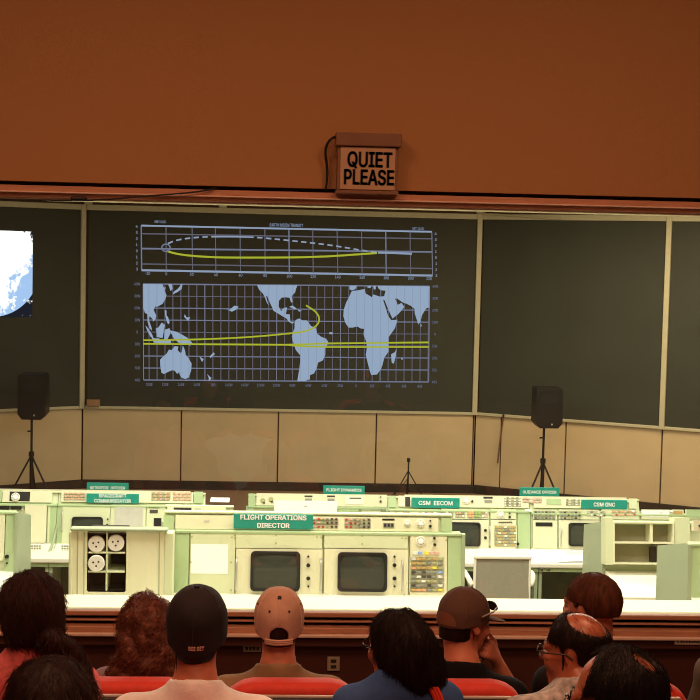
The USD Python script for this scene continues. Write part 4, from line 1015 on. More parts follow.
SEATY = {'A': 4.62, 'B': 3.80, 'C': 2.76}
TIER = {'A': TA, 'B': TB, 'C': TC}
zA = pt(292, 672.5, 4.60)[2]
seat_rows = {'A': ([130, 292, 454, 620, 782], ['red theatre seat behind the curly haired woman', 'red theatre seat behind the man in the tan cap', 'red theatre seat behind the man in the brown cap', 'red theatre seat seen between the two balding men at the right', 'red theatre seat cut off by the right edge of the photo']),
             'B': ([20, 205, 395, 585], ['red theatre seat under the dark haired woman in red at the left', 'red theatre seat under the man in the black cap', 'red theatre seat under the dark haired woman in blue', 'red theatre seat under the bald man with glasses']),
             'C': ([45, 640], ['red theatre seat under the dark head in the lower left corner', 'red theatre seat under the man in the lower right corner'])}
first = None
for row, (pxs, labs_) in seat_rows.items():
    for px, lab in zip(pxs, labs_):
        P = pt(px, 680, SEATY[row])
        loc = (P[0], SEATY[row], TIER[row] + (zA - TA - 1.005 if row == 'A' else 0))
        loc = (P[0], SEATY[row], TIER[row])
        if first is None: first = make_seat(lab, loc)
        else: copy_of(first, loc, 0, lab)

# ================================================================== PEOPLE
# ---- signed distance fields on a grid, meshed with surface nets


def surface_nets(F, o, h):
    S = F < 0
    c = [S[i:S.shape[0] - 1 + i, j:S.shape[1] - 1 + j, k:S.shape[2] - 1 + k] for i in (0, 1) for j in (0, 1) for k in (0, 1)]
    cnt = sum(x.astype(np.int8) for x in c)
    I = np.argwhere((cnt > 0) & (cnt < 8))
    idx = -np.ones(cnt.shape, np.int64); idx[tuple(I.T)] = np.arange(len(I))
    off = np.array([(i, j, k) for i in (0, 1) for j in (0, 1) for k in (0, 1)])
    val = np.stack([F[tuple((I + q).T)] for q in off], 1)
    acc = np.zeros((len(I), 3)); n = np.zeros(len(I))
    for a in range(8):
        for b in range(a + 1, 8):
            if np.abs(off[a] - off[b]).sum() == 1:
                m = (val[:, a] < 0) != (val[:, b] < 0)
                t = np.where(m, val[:, a] / np.where(m, val[:, a] - val[:, b], 1), 0)
                acc += m[:, None] * (off[a] + t[:, None] * (off[b] - off[a])); n += m
    v = o + h * (I + acc / n[:, None])
    faces = []
    for ax in range(3):
        d = np.zeros(3, int); d[ax] = 1
        A = S[tuple(slice(0, s - d[k]) for k, s in enumerate(S.shape))]; B = S[tuple(slice(d[k], None) for k in range(3))]
        E = np.argwhere(A != B)
        u, w = [(1, 2), (2, 0), (0, 1)][ax]
        ok = (E[:, u] > 0) & (E[:, w] > 0) & (E[:, u] < S.shape[u] - 1) & (E[:, w] < S.shape[w] - 1)
        E = E[ok]; du = np.zeros(3, int); du[u] = 1; dw = np.zeros(3, int); dw[w] = 1
        q = np.stack([idx[tuple((E - du - dw).T)], idx[tuple((E - dw).T)], idx[tuple(E.T)], idx[tuple((E - du).T)]], 1)
        q[~A[tuple(E.T)]] = q[~A[tuple(E.T)]][:, ::-1]
        faces.append(q)
    q = np.vstack(faces)
    return trimesh.Trimesh(v, np.vstack([q[:, [0, 1, 2]], q[:, [0, 2, 3]]]), process=False)


class Field:
    def __init__(self, lo, hi, h):
        self.lo, self.h = np.array(lo, float), h
        n = np.ceil((np.array(hi) - lo) / h).astype(int) + 1
        self.F = np.full(n, 0.2, np.float32); self.n = n

    def block(self, lo, hi, pad):
        a = np.clip(np.floor((np.array(lo) - pad - self.lo) / self.h).astype(int), 0, self.n); b = np.clip(np.ceil((np.array(hi) + pad - self.lo) / self.h).astype(int) + 1, 0, self.n)
        if (b <= a).any(): return None
        sl = tuple(slice(x, y) for x, y in zip(a, b))
        g = np.meshgrid(*[self.lo[k] + self.h * np.arange(a[k], b[k], dtype=np.float32) for k in range(3)], indexing='ij')
        return sl, np.stack(g, -1).astype(np.float32)

    def op(self, sdf, lo, hi, k=0.015, mode='add'):
        r = self.block(lo, hi, 0.05 + k)
        if r is None: return
        sl, P = r
        d = sdf(P).astype(np.float32); f = self.F[sl]
        if mode == 'add':
            t = np.clip(0.5 + 0.5 * (f - d) / k, 0, 1); self.F[sl] = f * (1 - t) + d * t - k * t * (1 - t)
        elif mode == 'sub':
            t = np.clip(0.5 - 0.5 * (f + d) / k, 0, 1); self.F[sl] = f * (1 - t) - d * t + k * t * (1 - t)

    def cone(self, a, b, ra, rb, k=0.015, mode='add'):
        a, b = np.array(a, np.float32), np.array(b, np.float32); ab = b - a; L = float(ab @ ab) + 1e-12
        r = max(ra, rb)

        def f(P):
            t = np.clip(((P - a) @ ab) / L, 0, 1)
            return np.linalg.norm(P - a - t[..., None] * ab, axis=-1) - (ra + (rb - ra) * t)
        self.op(f, np.minimum(a, b) - r, np.maximum(a, b) + r, k, mode)

    def ell(self, c, rad, R=None, k=0.015, mode='add'):
        c = np.array(c, np.float32); rad = np.array(rad, np.float32); R = np.eye(3) if R is None else R; m = float(rad.max())

        def f(P):
            q = (P - c) @ R
            k0 = np.linalg.norm(q / rad, axis=-1); k1 = np.linalg.norm(q / rad ** 2, axis=-1)
            return k0 * (k0 - 1) / np.maximum(k1, 1e-6)
        self.op(f, c - m, c + m, k, mode)

    def cut(self, f):
        """intersect with f(P) < 0 everywhere"""
        g = np.meshgrid(*[self.lo[k] + self.h * np.arange(self.n[k], dtype=np.float32) for k in range(3)], indexing='ij')
        self.F = np.maximum(self.F, f(np.stack(g, -1)).astype(np.float32))

    def rough(self, amp, scale, seed=0, stretch=(1, 1, 1), octaves=2, near=0.05):
        m = np.abs(self.F) < near
        I = np.argwhere(m); P = (self.lo + self.h * I) * scale * np.array(stretch)
        self.F[m] += (amp * (fbm(P + 50, octaves, seed) - 0.5) * 2).astype(np.float32)

    def mesh(self, smooth=2):
        self.F[0], self.F[-1], self.F[:, 0], self.F[:, -1], self.F[:, :, 0], self.F[:, :, -1] = (0.05,) * 6
        m = surface_nets(self.F, self.lo, self.h)
        if smooth: trimesh.smoothing.filter_taubin(m, iterations=smooth)
        return m


def rotz(a):
    c, s = math.cos(a), math.sin(a); return np.array([[c, -s, 0], [s, c, 0], [0, 0, 1.0]])


def rotx(a):
    c, s = math.cos(a), math.sin(a); return np.array([[1, 0, 0], [0, c, -s], [0, s, c]])


def roty(a):
    c, s = math.cos(a), math.sin(a); return np.array([[c, 0, s], [0, 1, 0], [-s, 0, c]])


SKIN = mat('skin', (0.56, 0.19, 0.105), 0.5, var=0.10, scale=30, bump=0.08, bscale=500)
SKIN_TAN = mat('skin_tan', (0.42, 0.125, 0.062), 0.33, var=0.10, scale=30, bump=0.08, bscale=500)
EYEW = mat('eye_white', (0.75, 0.7, 0.65), 0.2); EYED = mat('eye_dark', (0.03, 0.02, 0.015), 0.15)
HAIR = {k: mat('hair_' + k, c, 0.55, var=0.45, scale=26, bump=0.7, bscale=110, stretch=(2.2, 2.2, 0.35), spec=0.22) for k, c in dict(dark=(0.014, 0.006, 0.004), brown=(0.034, 0.011, 0.007), red=(0.13, 0.042, 0.020), auburn=(0.10, 0.030, 0.013), black=(0.009, 0.005, 0.004)).items()}
HAIR['curl'] = mat('hair_curl', (0.16, 0.045, 0.022), 0.5, var=0.5, scale=60, bump=0.8, bscale=110, spec=0.4)
GLASSES = mat('glasses_dark', (0.02, 0.015, 0.015), 0.25); LENS = mat('lens_dark', (0.02, 0.015, 0.012), 0.1)


def cloth(name, c, **kw):
    return mat('cloth_' + name, c, 0.9, var=kw.pop('var', 0.08), scale=kw.pop('scale', 25), bump=0.25, bscale=220, sheen=0.0, spec=0.2, **kw)


PANTS = cloth('trousers', (0.05, 0.055, 0.08))
SHOE = mat('shoe_dark', (0.03, 0.025, 0.022), 0.5)


class Person:
    def __init__(self, label, top, floor, body, look, tilt=0.0, roll=0.0, female=False, nk=1.0, skin=None, shirt=None, lean=0.05, group=None, name='person', wide=1.0, right_arm=None, short_sleeve=True, lo=None):
        self.top = np.array(top, float); self.s = s = (top[2] - floor) / 1.32
        self.B = rotz(body); self.H = rotz(look) @ rotx(tilt) @ roty(roll)
        self.base = np.array([top[0], top[1], floor])
        self.t = thing(name, label, 'person', self.base)
        self.hc = np.array([0, 0, top[2] - floor - 0.118 * s])   # head centre, local
        self.female, self.skin = female, skin or SKIN
        s_ = s; w = (0.88 if female else 1.0) * wide
        hc = self.hc
        # torso points hang from the neck base, which sits behind and below the head
        nb = hc + self.B @ np.array([0, -0.052, -0.160 * nk]) * s
        T = lambda x, y, z: nb + self.B @ np.array([x, y - 0.0, z]) * s
        self.nb, self.T, self.w = nb, T, w
        sh = [T(q * 0.175 * w, 0.005, -0.092) for q in (-1, 1)]
        el = [T(q * 0.235 * w, 0.06, -0.345) for q in (-1, 1)]
        wr = [T(q * 0.13, 0.27, -0.46) for q in (-1, 1)]
        hip = [T(q * 0.09, 0.07, -0.545) for q in (-1, 1)]
        kn = [T(q * 0.12, 0.48, -0.535) for q in (-1, 1)]
        an = [np.array([*(T(q * 0.12, 0.47, -0.6)[:2]), 0.085 * s]) for q in (-1, 1)]
        chin_hand = right_arm
        if right_arm: el[1], wr[1] = [hc + v for v in right_arm]
        allp = np.array(sh + el + wr + hip + kn + an + [hc])
        lo = allp.min(0) - 0.2; hi = allp.max(0) + 0.2; lo[2] = -0.0
        F = Field(lo, hi, 0.0075); G = Field(lo, hi, 0.0085)
        self.F = F
        # --- head
        h = lambda x, y, z: hc + self.H @ np.array([x, y, z]) * s
        R = self.H; self.h = h
        F.ell(h(0, -0.012, 0.032), np.array([0.074, 0.094, 0.086]) * s, R, 0.01)
        F.ell(h(0, 0.026, -0.045), np.array([0.057, 0.062, 0.078]) * s, R, 0.03)
        F.ell(h(0, 0.058, -0.098), np.array([0.026, 0.024, 0.020]) * s, R, 0.03)
        F.ell(h(0, 0.072, 0.022), np.array([0.05, 0.016, 0.012]) * s, R, 0.02)
        F.cone(h(0, 0.086, 0.012), h(0, 0.106, -0.024), 0.009 * s, 0.013 * s, 0.012)
        for q in (-1, 1):
            F.ell(h(q * 0.031, 0.092, 0.004), np.array([0.015, 0.012, 0.010]) * s, R, 0.012, 'sub')
            F.ell(h(q * 0.031, 0.0805, 0.0125), np.array([0.0145, 0.0125, 0.0085]) * s, R, 0.003)
            F.ell(h(q * 0.031, 0.0800, -0.0085), np.array([0.0135, 0.0115, 0.0055]) * s, R, 0.003)
            F.ell(h(q * 0.040, 0.066, -0.03), np.array([0.022, 0.02, 0.02]) * s, R, 0.02)
            F.ell(h(q * 0.012, 0.094, -0.028), np.array([0.008, 0.01, 0.007]) * s, R, 0.006)
            E_ = R @ rotz(q * -0.35)
            F.ell(h(q * 0.080, -0.012, -0.006), np.array([0.008, 0.018, 0.029]) * s, E_, 0.008)
            F.ell(h(q * 0.087, -0.008, -0.004), np.array([0.005, 0.010, 0.019]) * s, E_, 0.005, 'sub')
        F.ell(h(0, 0.088, -0.055), np.array([0.022, 0.010, 0.006]) * s, R, 0.006)
        F.ell(h(0, 0.085, -0.067), np.array([0.019, 0.010, 0.006]) * s, R, 0.006)
        # --- neck and body
        nr = (0.050 if female else 0.060) * s
        F.cone(h(0, -0.024, -0.06), nb + np.array([0, 0, 0.0]), nr * 0.98, nr * 1.02, 0.02)
        torso = []

        def torso_into(D, g, k):
            D.cone(nb, T(0, 0.02, -0.10), nr * 1.05 + g, 0.075 * s + g, 0.03)
            D.ell(T(0, 0.035, -0.20), np.array([0.150 * w, 0.105, 0.17]) * s + g, self.B, k)
            for q in (0, 1):
                D.cone(T((-0.06, 0.06)[q], 0.0, -0.060), sh[q], 0.048 * s + g, 0.056 * s * (0.9 if female else 1) + g, k)
                if female: D.ell(T((-0.07, 0.07)[q], 0.125, -0.24), np.array([0.06, 0.05, 0.06]) * s + g, self.B, k)
            D.ell(T(0, 0.045, -0.40), np.array([0.145 * w, 0.115, 0.16]) * s + g, self.B, k)
            D.ell(T(0, 0.06, -0.51), np.array([0.165 * w, 0.125, 0.11]) * s + g, self.B, k)
        torso_into(F, 0.0, 0.05)
        for q in (0, 1):
            F.cone(sh[q], el[q], 0.052 * s, 0.038 * s, 0.03)
            F.cone(el[q], wr[q], 0.040 * s, 0.026 * s, 0.012)
            F.cone(hip[q], kn[q], 0.080 * s, 0.055 * s, 0.03)
            F.cone(kn[q], an[q], 0.054 * s, 0.036 * s, 0.02)
            ft = self.B @ np.array([0, 1.0, 0])
            F.cone(an[q] - np.array([0, 0, 0.045 * s]), an[q] + ft * 0.16 * s - np.array([0, 0, 0.055 * s]), 0.033 * s, 0.026 * s, 0.02)
        self.hands(wr, el, chin_hand)
        body = part(self.t, 'body', F.mesh(2), self.skin, True)
        # --- eyes
        for q in (-1, 1):
            e = trimesh.creation.icosphere(2, 0.0115 * s); e.apply_translation(h(q * 0.031, 0.0785, 0.004))
            ey = part(self.t, 'eye', e, EYEW, True)
            i = trimesh.creation.icosphere(2, 0.006 * s); i.apply_translation(h(q * 0.031, 0.0855, 0.004))
            part(ey, 'iris', i, EYED, True)
        # --- clothes
        torso_into(G, 0.010, 0.05)
        for q in (0, 1):
            end = sh[q] + (el[q] - sh[q]) * (0.72 if short_sleeve else 1.0)
            G.cone(sh[q], end, 0.062 * s, 0.054 * s, 0.03)
            if not short_sleeve: G.cone(el[q], wr[q] - (wr[q] - el[q]) * 0.08, 0.050 * s, 0.036 * s, 0.012)
        G.cone(nb + (hc - nb) * 0.22, nb + np.array([0, 0, -0.05 * s]), nr * 1.10, nr * 1.35, 0.02)
        ncut = nb + self.B @ np.array([0, 0.0, 0.026]) * s; nn = self.B @ np.array([0, 0.30, 1.0]); nn /= np.linalg.norm(nn)
        rr = 0.080 * s

        def neckline(P):
            d = (P - ncut) @ nn; rad = np.linalg.norm((P - ncut)[..., :2], axis=-1)
            return np.where(rad < rr, d, np.minimum(d, 0.0) - 0.01)
        G.rough(0.004, 16, 3, (1, 1, 0.5))
        G.cut(neckline)
        G.cut(lambda P: (T(0, 0, -0.60)[2]) - P[..., 2])
        self.shirt = part(self.t, 'shirt', G.mesh(2), shirt, True)
        Pn = Field(lo, hi, 0.012)
        Pn.ell(T(0, 0.065, -0.53), np.array([0.172 * w, 0.13, 0.10]) * s + 0.008, self.B, 0.04)
        for q in (0, 1):
            Pn.cone(hip[q], kn[q], 0.092 * s, 0.068 * s, 0.03); Pn.cone(kn[q], an[q], 0.066 * s, 0.056 * s, 0.02)
        part(self.t, 'trousers', Pn.mesh(1), PANTS, True)
        for q in (0, 1):
            Sh = Field(an[q] - 0.25, an[q] + 0.25, 0.010)
            Sh.cone(an[q] - np.array([0, 0, 0.042 * s]) - ft * 0.03, an[q] + ft * 0.17 * s - np.array([0, 0, 0.050 * s]), 0.040 * s, 0.033 * s, 0.01)
            Sh.cut(lambda P: 0.004 - P[..., 2])
            part(self.t, 'shoe', Sh.mesh(1), SHOE, True)

    def hand(self, w, d, n, side, curl, spread=1.0):
        """w wrist, d direction of the fingers, n direction out of the palm, side: towards the thumb; curl: bend of each joint"""
        s = self.s; F = self.F
        d, n = d / np.linalg.norm(d), n / np.linalg.norm(n); side = side - d * (side @ d); side /= np.linalg.norm(side)
        for q in (-0.026, 0.0, 0.026):
            F.cone(w + d * 0.015 * s, w + d * 0.085 * s + side * q * s, 0.020 * s, 0.014 * s, 0.012)
        for i, (q, L) in enumerate(((0.031, 0.072), (0.0105, 0.080), (-0.0105, 0.075), (-0.031, 0.058))):
            p = w + d * 0.086 * s + side * q * s; a = 0.2 * curl; v = d + side * q * 2.0 * spread
            for j, f in enumerate((0.45, 0.32, 0.23)):
                a += curl * (0.55 + 0.1 * i * 0.3)
                u = v * math.cos(a) + n * math.sin(a); u /= np.linalg.norm(u)
                e = p + u * L * f * s
                F.cone(p, e, (0.0088 - 0.0007 * j) * s, (0.0082 - 0.0007 * j) * s, 0.003); p = e
        p = w + d * 0.025 * s + side * 0.022 * s
        u = d * 0.62 + side * 0.7 + n * 0.25; u /= np.linalg.norm(u); e = p + u * 0.048 * s
        F.cone(p, e, 0.014 * s, 0.010 * s, 0.008)
        u = d * 0.9 + side * 0.25 + n * 0.35; u /= np.linalg.norm(u)
        F.cone(e, e + u * 0.036 * s, 0.0098 * s, 0.008 * s, 0.004)

    def hands(self, wr, el, chin):
        B = self.B
        for q in (0, 1):
            if q == 1 and chin:
                tgt = self.h(0.035, 0.085, -0.085)
                d = tgt - wr[1]; self.hand(wr[1], d, self.H @ np.array([-0.75, -0.5, 0.1]), np.array([0, 0, 1.0]) + d, 1.0)
            else:
                self.hand(wr[q], B @ np.array([0.15 * (1 if q == 0 else -1), 1.0, -0.25]), np.array([0, 0, -1.0]), B @ np.array([1.0 if q == 0 else -1.0, 0, 0]), 0.32)

    # --- hair, caps, glasses: all in head coordinates
    def field(self, lo, hi, res=0.006):
        c = np.array([self.h(*(np.where(np.array(b), hi, lo))) for b in np.ndindex(2, 2, 2)])
        return Field(c.min(0) - 0.03, c.max(0) + 0.03, res)

    def loc(self, P):
        return ((P - self.hc) @ self.H) / self.s

    def short_hair(self, material, thick=0.010, hairline=0.055, nape=-0.075, rough=0.003, bald=None, nape_r=0.058, res=0.006, sides=0.0, name='hair'):
        s = self.s
        D = self.field((-0.11, -0.13, -0.13), (0.11, 0.12, 0.14), res)
        D.ell(self.h(0, -0.014, 0.032), (np.array([0.074, 0.094, 0.086]) + thick) * s, self.H, 0.01)
        D.ell(self.h(0, -0.045, -0.035), (np.array([nape_r, nape_r, 0.06]) + thick * 0.8) * s, self.H, 0.03)

        def face(P):
            q = self.loc(P); x, y, z = q[..., 0], q[..., 1], q[..., 2]
            front = y - np.where(z > 0.03, hairline + 0.35 * (0.11 - z), 0.012 + 0.5 * (z - 0.0) * (z < 0.03) * (z > -0.03))
            front = np.where(z < 0.0, np.maximum(front, y + 0.018), front)
            ear = 0.030 - np.sqrt(((y + 0.008) * 1.2) ** 2 + ((z + 0.008) * 0.85) ** 2)
            ear = np.where(np.abs(x) > 0.05, ear, -1)
            d = np.maximum(np.maximum(front, ear), (nape - z))
            if bald is not None:
                c, r = bald
                b = r[0] - np.sqrt(((x - c[0]) / 1.0) ** 2 + ((y - c[1]) / r[1]) ** 2 + ((z - c[2]) / r[2]) ** 2)
                d = np.maximum(d, b)
            return d * s
        D.rough(rough, 70, 5, (1, 1, 0.5))
        D.cut(face)
        self.hm = D.mesh(1)
        return part(self.t, name, self.hm, material, True)

    def strands(self, mesh, n, length, width, material, gravity=0.7, curl=0.0, seed=1, flow=None, name='hair_strands', lift=0.35):
        """loose hairs on the hair's surface: curves that follow it downward (head coordinates), one joined part"""
        rg = np.random.default_rng(seed)
        p, fi = trimesh.sample.sample_surface(mesh, n, seed=seed)
        nm = mesh.face_normals[fi]
        down = np.array([0, 0, -1.0])
        pts, cnt = [], []
        K = 7 if curl else 5
        fr = np.arange(K) / (K - 1)
        for i in range(n):
            g = down - nm[i] * (down @ nm[i]); g /= np.linalg.norm(g) + 1e-6
            if flow is not None:
                g = g + flow; g -= nm[i] * (g @ nm[i]); g /= np.linalg.norm(g) + 1e-6
            sd = np.cross(g, nm[i]); L = length * rg.uniform(0.6, 1.3); a0 = rg.uniform(0, 6.28); j = rg.normal(0, 0.18)
            c = p[i] + (fr[:, None] - 0.4) * L * (g + sd * j) + nm[i] * (0.0015 + lift * L * (0.12 * fr[:, None] - 0.10 * fr[:, None] ** 2)) + down * gravity * L * 0.25 * fr[:, None] ** 2
            if curl: c = c + curl * (np.sin(fr * 9 + a0)[:, None] * sd + np.cos(fr * 9 + a0)[:, None] * nm[i])
            pts.append(c); cnt.append(K)
        path = str(self.t.GetPath()); path += '/' + numbered(path, name)
        cv = UsdGeom.BasisCurves.Define(stage, path)
        cv.CreateTypeAttr('linear'); cv.CreatePointsAttr(Vt.Vec3fArray.FromNumpy(np.vstack(pts).astype(np.float32)))
        cv.CreateCurveVertexCountsAttr(Vt.IntArray(cnt)); cv.CreateWidthsAttr(Vt.FloatArray([width])); cv.SetWidthsInterpolation('constant')
        UsdShade.MaterialBindingAPI.Apply(cv.GetPrim()).Bind(material)
        data(cv.GetPrim(), kind='stuff')

    def thin_hair(self, c, r, n, material, seed=2):
        m = trimesh.creation.icosphere(4, 1.0)
        v = m.vertices * (np.array([0.074, 0.094, 0.086]) + 0.001) + np.array([0, -0.012, 0.032])
        keep = np.linalg.norm(v - np.array(c), axis=1) < r
        f = m.faces[keep[m.faces].all(1)]
        m = trimesh.Trimesh(np.array([self.h(*q) for q in v]), f, process=True)
        self.strands(m, n, 0.024, 0.0007, material, 0.0, 0, seed, flow=self.H @ np.array([0, -0.8, 0.3]), name='thin_hair', lift=0.05)

    def cap(self, material, tilt=0.0, low=-0.005, brim=True, hole=False, fat=0.017, brim_mat=None, rise=0.0, front=None):
        s = self.s; Hc = self.H @ rotx(tilt)
        D = self.field((-0.12, -0.14, -0.08), (0.12, 0.13, 0.15), 0.0036)
        rad = np.array([0.074, 0.094, 0.084]) + fat

        def crown_sdf(P):
            q = self.loc(P) - np.array([0, -0.012, 0.038])
            q[..., 2] = np.where(q[..., 2] < 0, q[..., 2] * 0.40, q[..., 2])
            k0 = np.linalg.norm(q / rad, axis=-1); k1 = np.linalg.norm(q / rad ** 2, axis=-1)
            return k0 * (k0 - 1) / np.maximum(k1, 1e-6) * s
        cc = self.h(0, -0.012, 0.038)
        D.op(crown_sdf, cc - 0.16, cc + 0.16, 0.01)
        if rise: D.ell(self.h(0, -0.0, 0.075), np.array([0.075, 0.085, 0.06]) * s, self.H, 0.03)

        def cut(P):
            q = self.loc(P); return (low + math.tan(tilt) * q[..., 1] - q[..., 2]) * s
        D.cut(cut)
        if hole: D.ell(self.h(0, -0.115, low - 0.115 * math.tan(tilt) + 0.026), np.array([0.034, 0.056, 0.036]) * s, self.H, 0.004, 'sub')
        D.rough(0.0015, 30, 9)
        crown = part(self.t, 'cap', D.mesh(1), material, True)
        if hole:
            a = np.linspace(-0.62, 0.62, 14)
            pts = [self.h((0.066 + fat) * math.sin(q), -0.012 - (0.094 + fat) * math.cos(q), low - 0.115 * math.tan(tilt) + 0.010) for q in a]
            part(crown, 'strap', cat([tube([np.array(p) + np.array([0, 0, dz]) for p in pts], 0.005 * s, 6) for dz in (-0.008, -0.002, 0.004)]), material)
        if brim:
            Bm = self.field((-0.12, -0.02, -0.08), (0.12, 0.22, 0.10), 0.0034)
            c = self.h(0, 0.088, low + math.tan(tilt) * 0.088 + 0.004); Rb = self.H @ rotx(-0.16)
            Bm.ell(c, np.array([0.080, 0.098, 0.0075]) * s, Rb, 0.003)
            Bm.ell(self.h(0, -0.012, 0.03), (np.array([0.072, 0.092, 0.084]) + fat) * s, self.H, 0.003, 'sub')
            bz = lambda P: ((self.loc(P)[..., 1] < 0.03) * 0.1 - 0.05)
            Bm.cut(bz)
            part(crown, 'brim', Bm.mesh(0), brim_mat or material, True)
        return crown

    def on_cap(self, az, z, fat=0.017, lift=0.001):
        """a point on the crown: az turned from the back of the head, z in head coordinates; with its outward direction"""
        rad = np.array([0.074, 0.094, 0.084]) + fat; c = np.array([0, -0.012, 0.038])
        zz = (z - c[2]) * (0.40 if z < c[2] else 1.0) / rad[2]; r = math.sqrt(max(1 - zz * zz, 0))
        p = c + np.array([rad[0] * r * math.sin(az), -rad[1] * r * math.cos(az), z - c[2]])
        n = (p - c) / rad ** 2; n /= np.linalg.norm(n)
        return self.h(*(p + n * lift)), self.H @ n

    def glasses(self, lens=None):
        g = part(self.t, 'glasses', cat([tube([self.h(q * (0.031 + 0.024 * math.cos(a)), 0.103, 0.002 + 0.018 * math.sin(a)) for a in np.linspace(0, 6.29, 18)], 0.0022, 6) for q in (-1, 1)] + [rod(self.h(-0.008, 0.106, 0.006), self.h(0.008, 0.106, 0.006), 0.002, 6)]), GLASSES)
        for q in (-1, 1):
            part(g, 'temple', tube([self.h(q * 0.056, 0.102, 0.006), self.h(q * 0.074, 0.075, 0.006), self.h(q * 0.083, 0.0, 0.008), self.h(q * 0.084, -0.022, -0.006)], 0.0026, 6), GLASSES)


def sheet(P, n, size):
    return None


def small_disc(p, n, r, d=0.002):
    c = trimesh.creation.cylinder(r, d, sections=12)
    c.apply_transform(trimesh.geometry.align_vectors([0, 0, 1], n)); c.apply_translation(p); return c


def top_at(px, py, y):
    return pt(px, py, y)


L, Rr = 1, -1
# ---- row A -------------------------------------------------------------
# tan cap
p = Person('person in a tan baseball cap and olive T-shirt, back to the camera', top_at(279.5, 592, 4.86), TA, 0.0, 0.0, tilt=0.02, shirt=cloth('olive', (0.28, 0.18, 0.10)), wide=1.08)
p.short_hair(HAIR['brown'], 0.003, 0.05, -0.062)
TANCAP = mat('cap_tan', (0.58, 0.34, 0.24), 0.9, var=0.16, scale=9, bump=0.25, bscale=260)
cp = p.cap(TANCAP, 0.36, 0.0, hole=True, fat=0.018, brim_mat=mat('cap_brim_tan', (0.40, 0.24, 0.16), 0.9))
for az, z in ((-0.42, 0.075), (0.42, 0.075), (1.25, 0.085), (-1.25, 0.085)):
    q, n = p.on_cap(az, z, 0.018); part(cp, 'eyelet', small_disc(q, n, 0.0042), DARK)
q, n = p.on_cap(0.0, 0.117, 0.018); part(cp, 'top_button', small_disc(q + np.array([0, 0, 0.002]), n, 0.007, 0.006), DARK)
for az in (0.0, 1.05, -1.05, 2.1, -2.1):
    pts = [p.on_cap(az, z, 0.018, 0.0006)[0] for z in np.linspace(0.132, 0.030 if az == 0.0 else 0.0, 14)]
    part(cp, 'seam', tube(pts, 0.0022, 6), mat(f'cap_seam_{int(az*10)+50}', (0.66, 0.40, 0.28), 0.9))
# curly redhead
p = Person('person with long curly red-brown hair, seated left of the black cap', top_at(147, 597, 4.95), TA, 0.05, 0.05, female=True, nk=0.75, shirt=cloth('mauve', (0.34, 0.22, 0.25)), wide=0.98)
s = p.s
D = p.field((-0.16, -0.17, -0.42), (0.16, 0.11, 0.16), 0.007)
D.ell(p.h(0, -0.015, 0.030), np.array([0.094, 0.108, 0.098]) * s, p.H, 0.02)
D.ell(p.h(0, -0.055, -0.06), np.array([0.105, 0.080, 0.12]) * s, p.H, 0.05)
D.ell(p.h(0.0, -0.085, -0.18), np.array([0.140, 0.060, 0.14]) * s, p.H, 0.06)
D.ell(p.h(0.07, -0.075, -0.24), np.array([0.07, 0.05, 0.10]) * s, p.H, 0.05); D.ell(p.h(-0.07, -0.075, -0.24), np.array([0.07, 0.05, 0.10]) * s, p.H, 0.05)
D.ell(p.h(0, 0.08, -0.05), np.array([0.062, 0.075, 0.11]) * s, p.H, 0.02, 'sub')
D.rough(0.022, 30, 2, (1, 1, 0.8), 3)
hm = D.mesh(1); part(p.t, 'hair', hm, HAIR['curl'], True)
p.strands(hm, 3500, 0.05, 0.0013, HAIR['curl'], 0.6, 0.007, 3, lift=0.5)
# brown cap, looking right, hand at the chin
p = Person('person in a brown cap with sunglasses on it, chin resting on one hand', top_at(466, 591, 4.88), TA, -0.25, -0.95, tilt=-0.10, shirt=cloth('black', (0.006, 0.005, 0.006)), wide=1.0, right_arm=(np.array([0.20, 0.10, -0.30]), np.array([0.13, 0.075, -0.165])))
p.short_hair(HAIR['dark'], 0.004, 0.045, -0.06)
BROWNCAP = mat('cap_brown', (0.105, 0.050, 0.032), 0.9, var=0.12, scale=9, bump=0.3, bscale=260)
cp = p.cap(BROWNCAP, 0.14, 0.002, fat=0.012)
for az in (0.0, 1.05, -1.05, 2.1, -2.1):
    part(cp, 'seam', tube([p.on_cap(az, z, 0.012, 0.0004)[0] for z in np.linspace(0.132, 0.02, 14)], 0.0016, 6), mat(f'brown_seam_{int(az*10)+50}', (0.10, 0.055, 0.035), 0.9))
gv, gf, nz, na = [], [], 9, 18
for iz in range(nz):
    z = 0.000 + 0.046 * iz / (nz - 1); half = 0.66 * math.sqrt(max(1 - (iz / (nz - 0.3)) ** 2.2, 0.02))
    for ia in range(na): gv.append(p.on_cap(-half + 2 * half * ia / (na - 1), z, 0.012, 0.0026)[0])
for iz in range(nz - 1):
    for ia in range(na - 1):
        q_ = iz * na + ia; gf += [[q_, q_ + 1, q_ + na + 1], [q_, q_ + na + 1, q_ + na]]
part(cp, 'rear_patch', trimesh.Trimesh(gv, gf, process=False), mat('cap_patch', (0.20, 0.075, 0.038), 0.8), True)
sg = part(p.t, 'sunglasses', cat([tube([p.h(q * (0.034 + 0.026 * math.cos(a)), 0.098 - 0.010 * math.sin(a), 0.066 + 0.016 * math.sin(a)) for a in np.linspace(0, 6.29, 18)], 0.003, 6) for q in (-1, 1)]), GLASSES, label='dark sunglasses resting on the cap')
for q in (-1, 1):
    part(sg, 'lens', turned(trimesh.creation.icosphere(2, 1.0).apply_transform(np.diag([0.025 * p.s, 0.006, 0.017 * p.s, 1])).apply_transform(np.block([[p.H, np.zeros((3, 1))], [np.zeros((1, 3)), 1]])), loc=p.h(q * 0.034, 0.098, 0.066)), LENS, True)
    part(sg, 'temple', tube([p.h(q * 0.06, 0.098, 0.066), p.h(q * 0.086, 0.055, 0.055), p.h(q * 0.091, -0.005, 0.040)], 0.003, 6), CHROME)
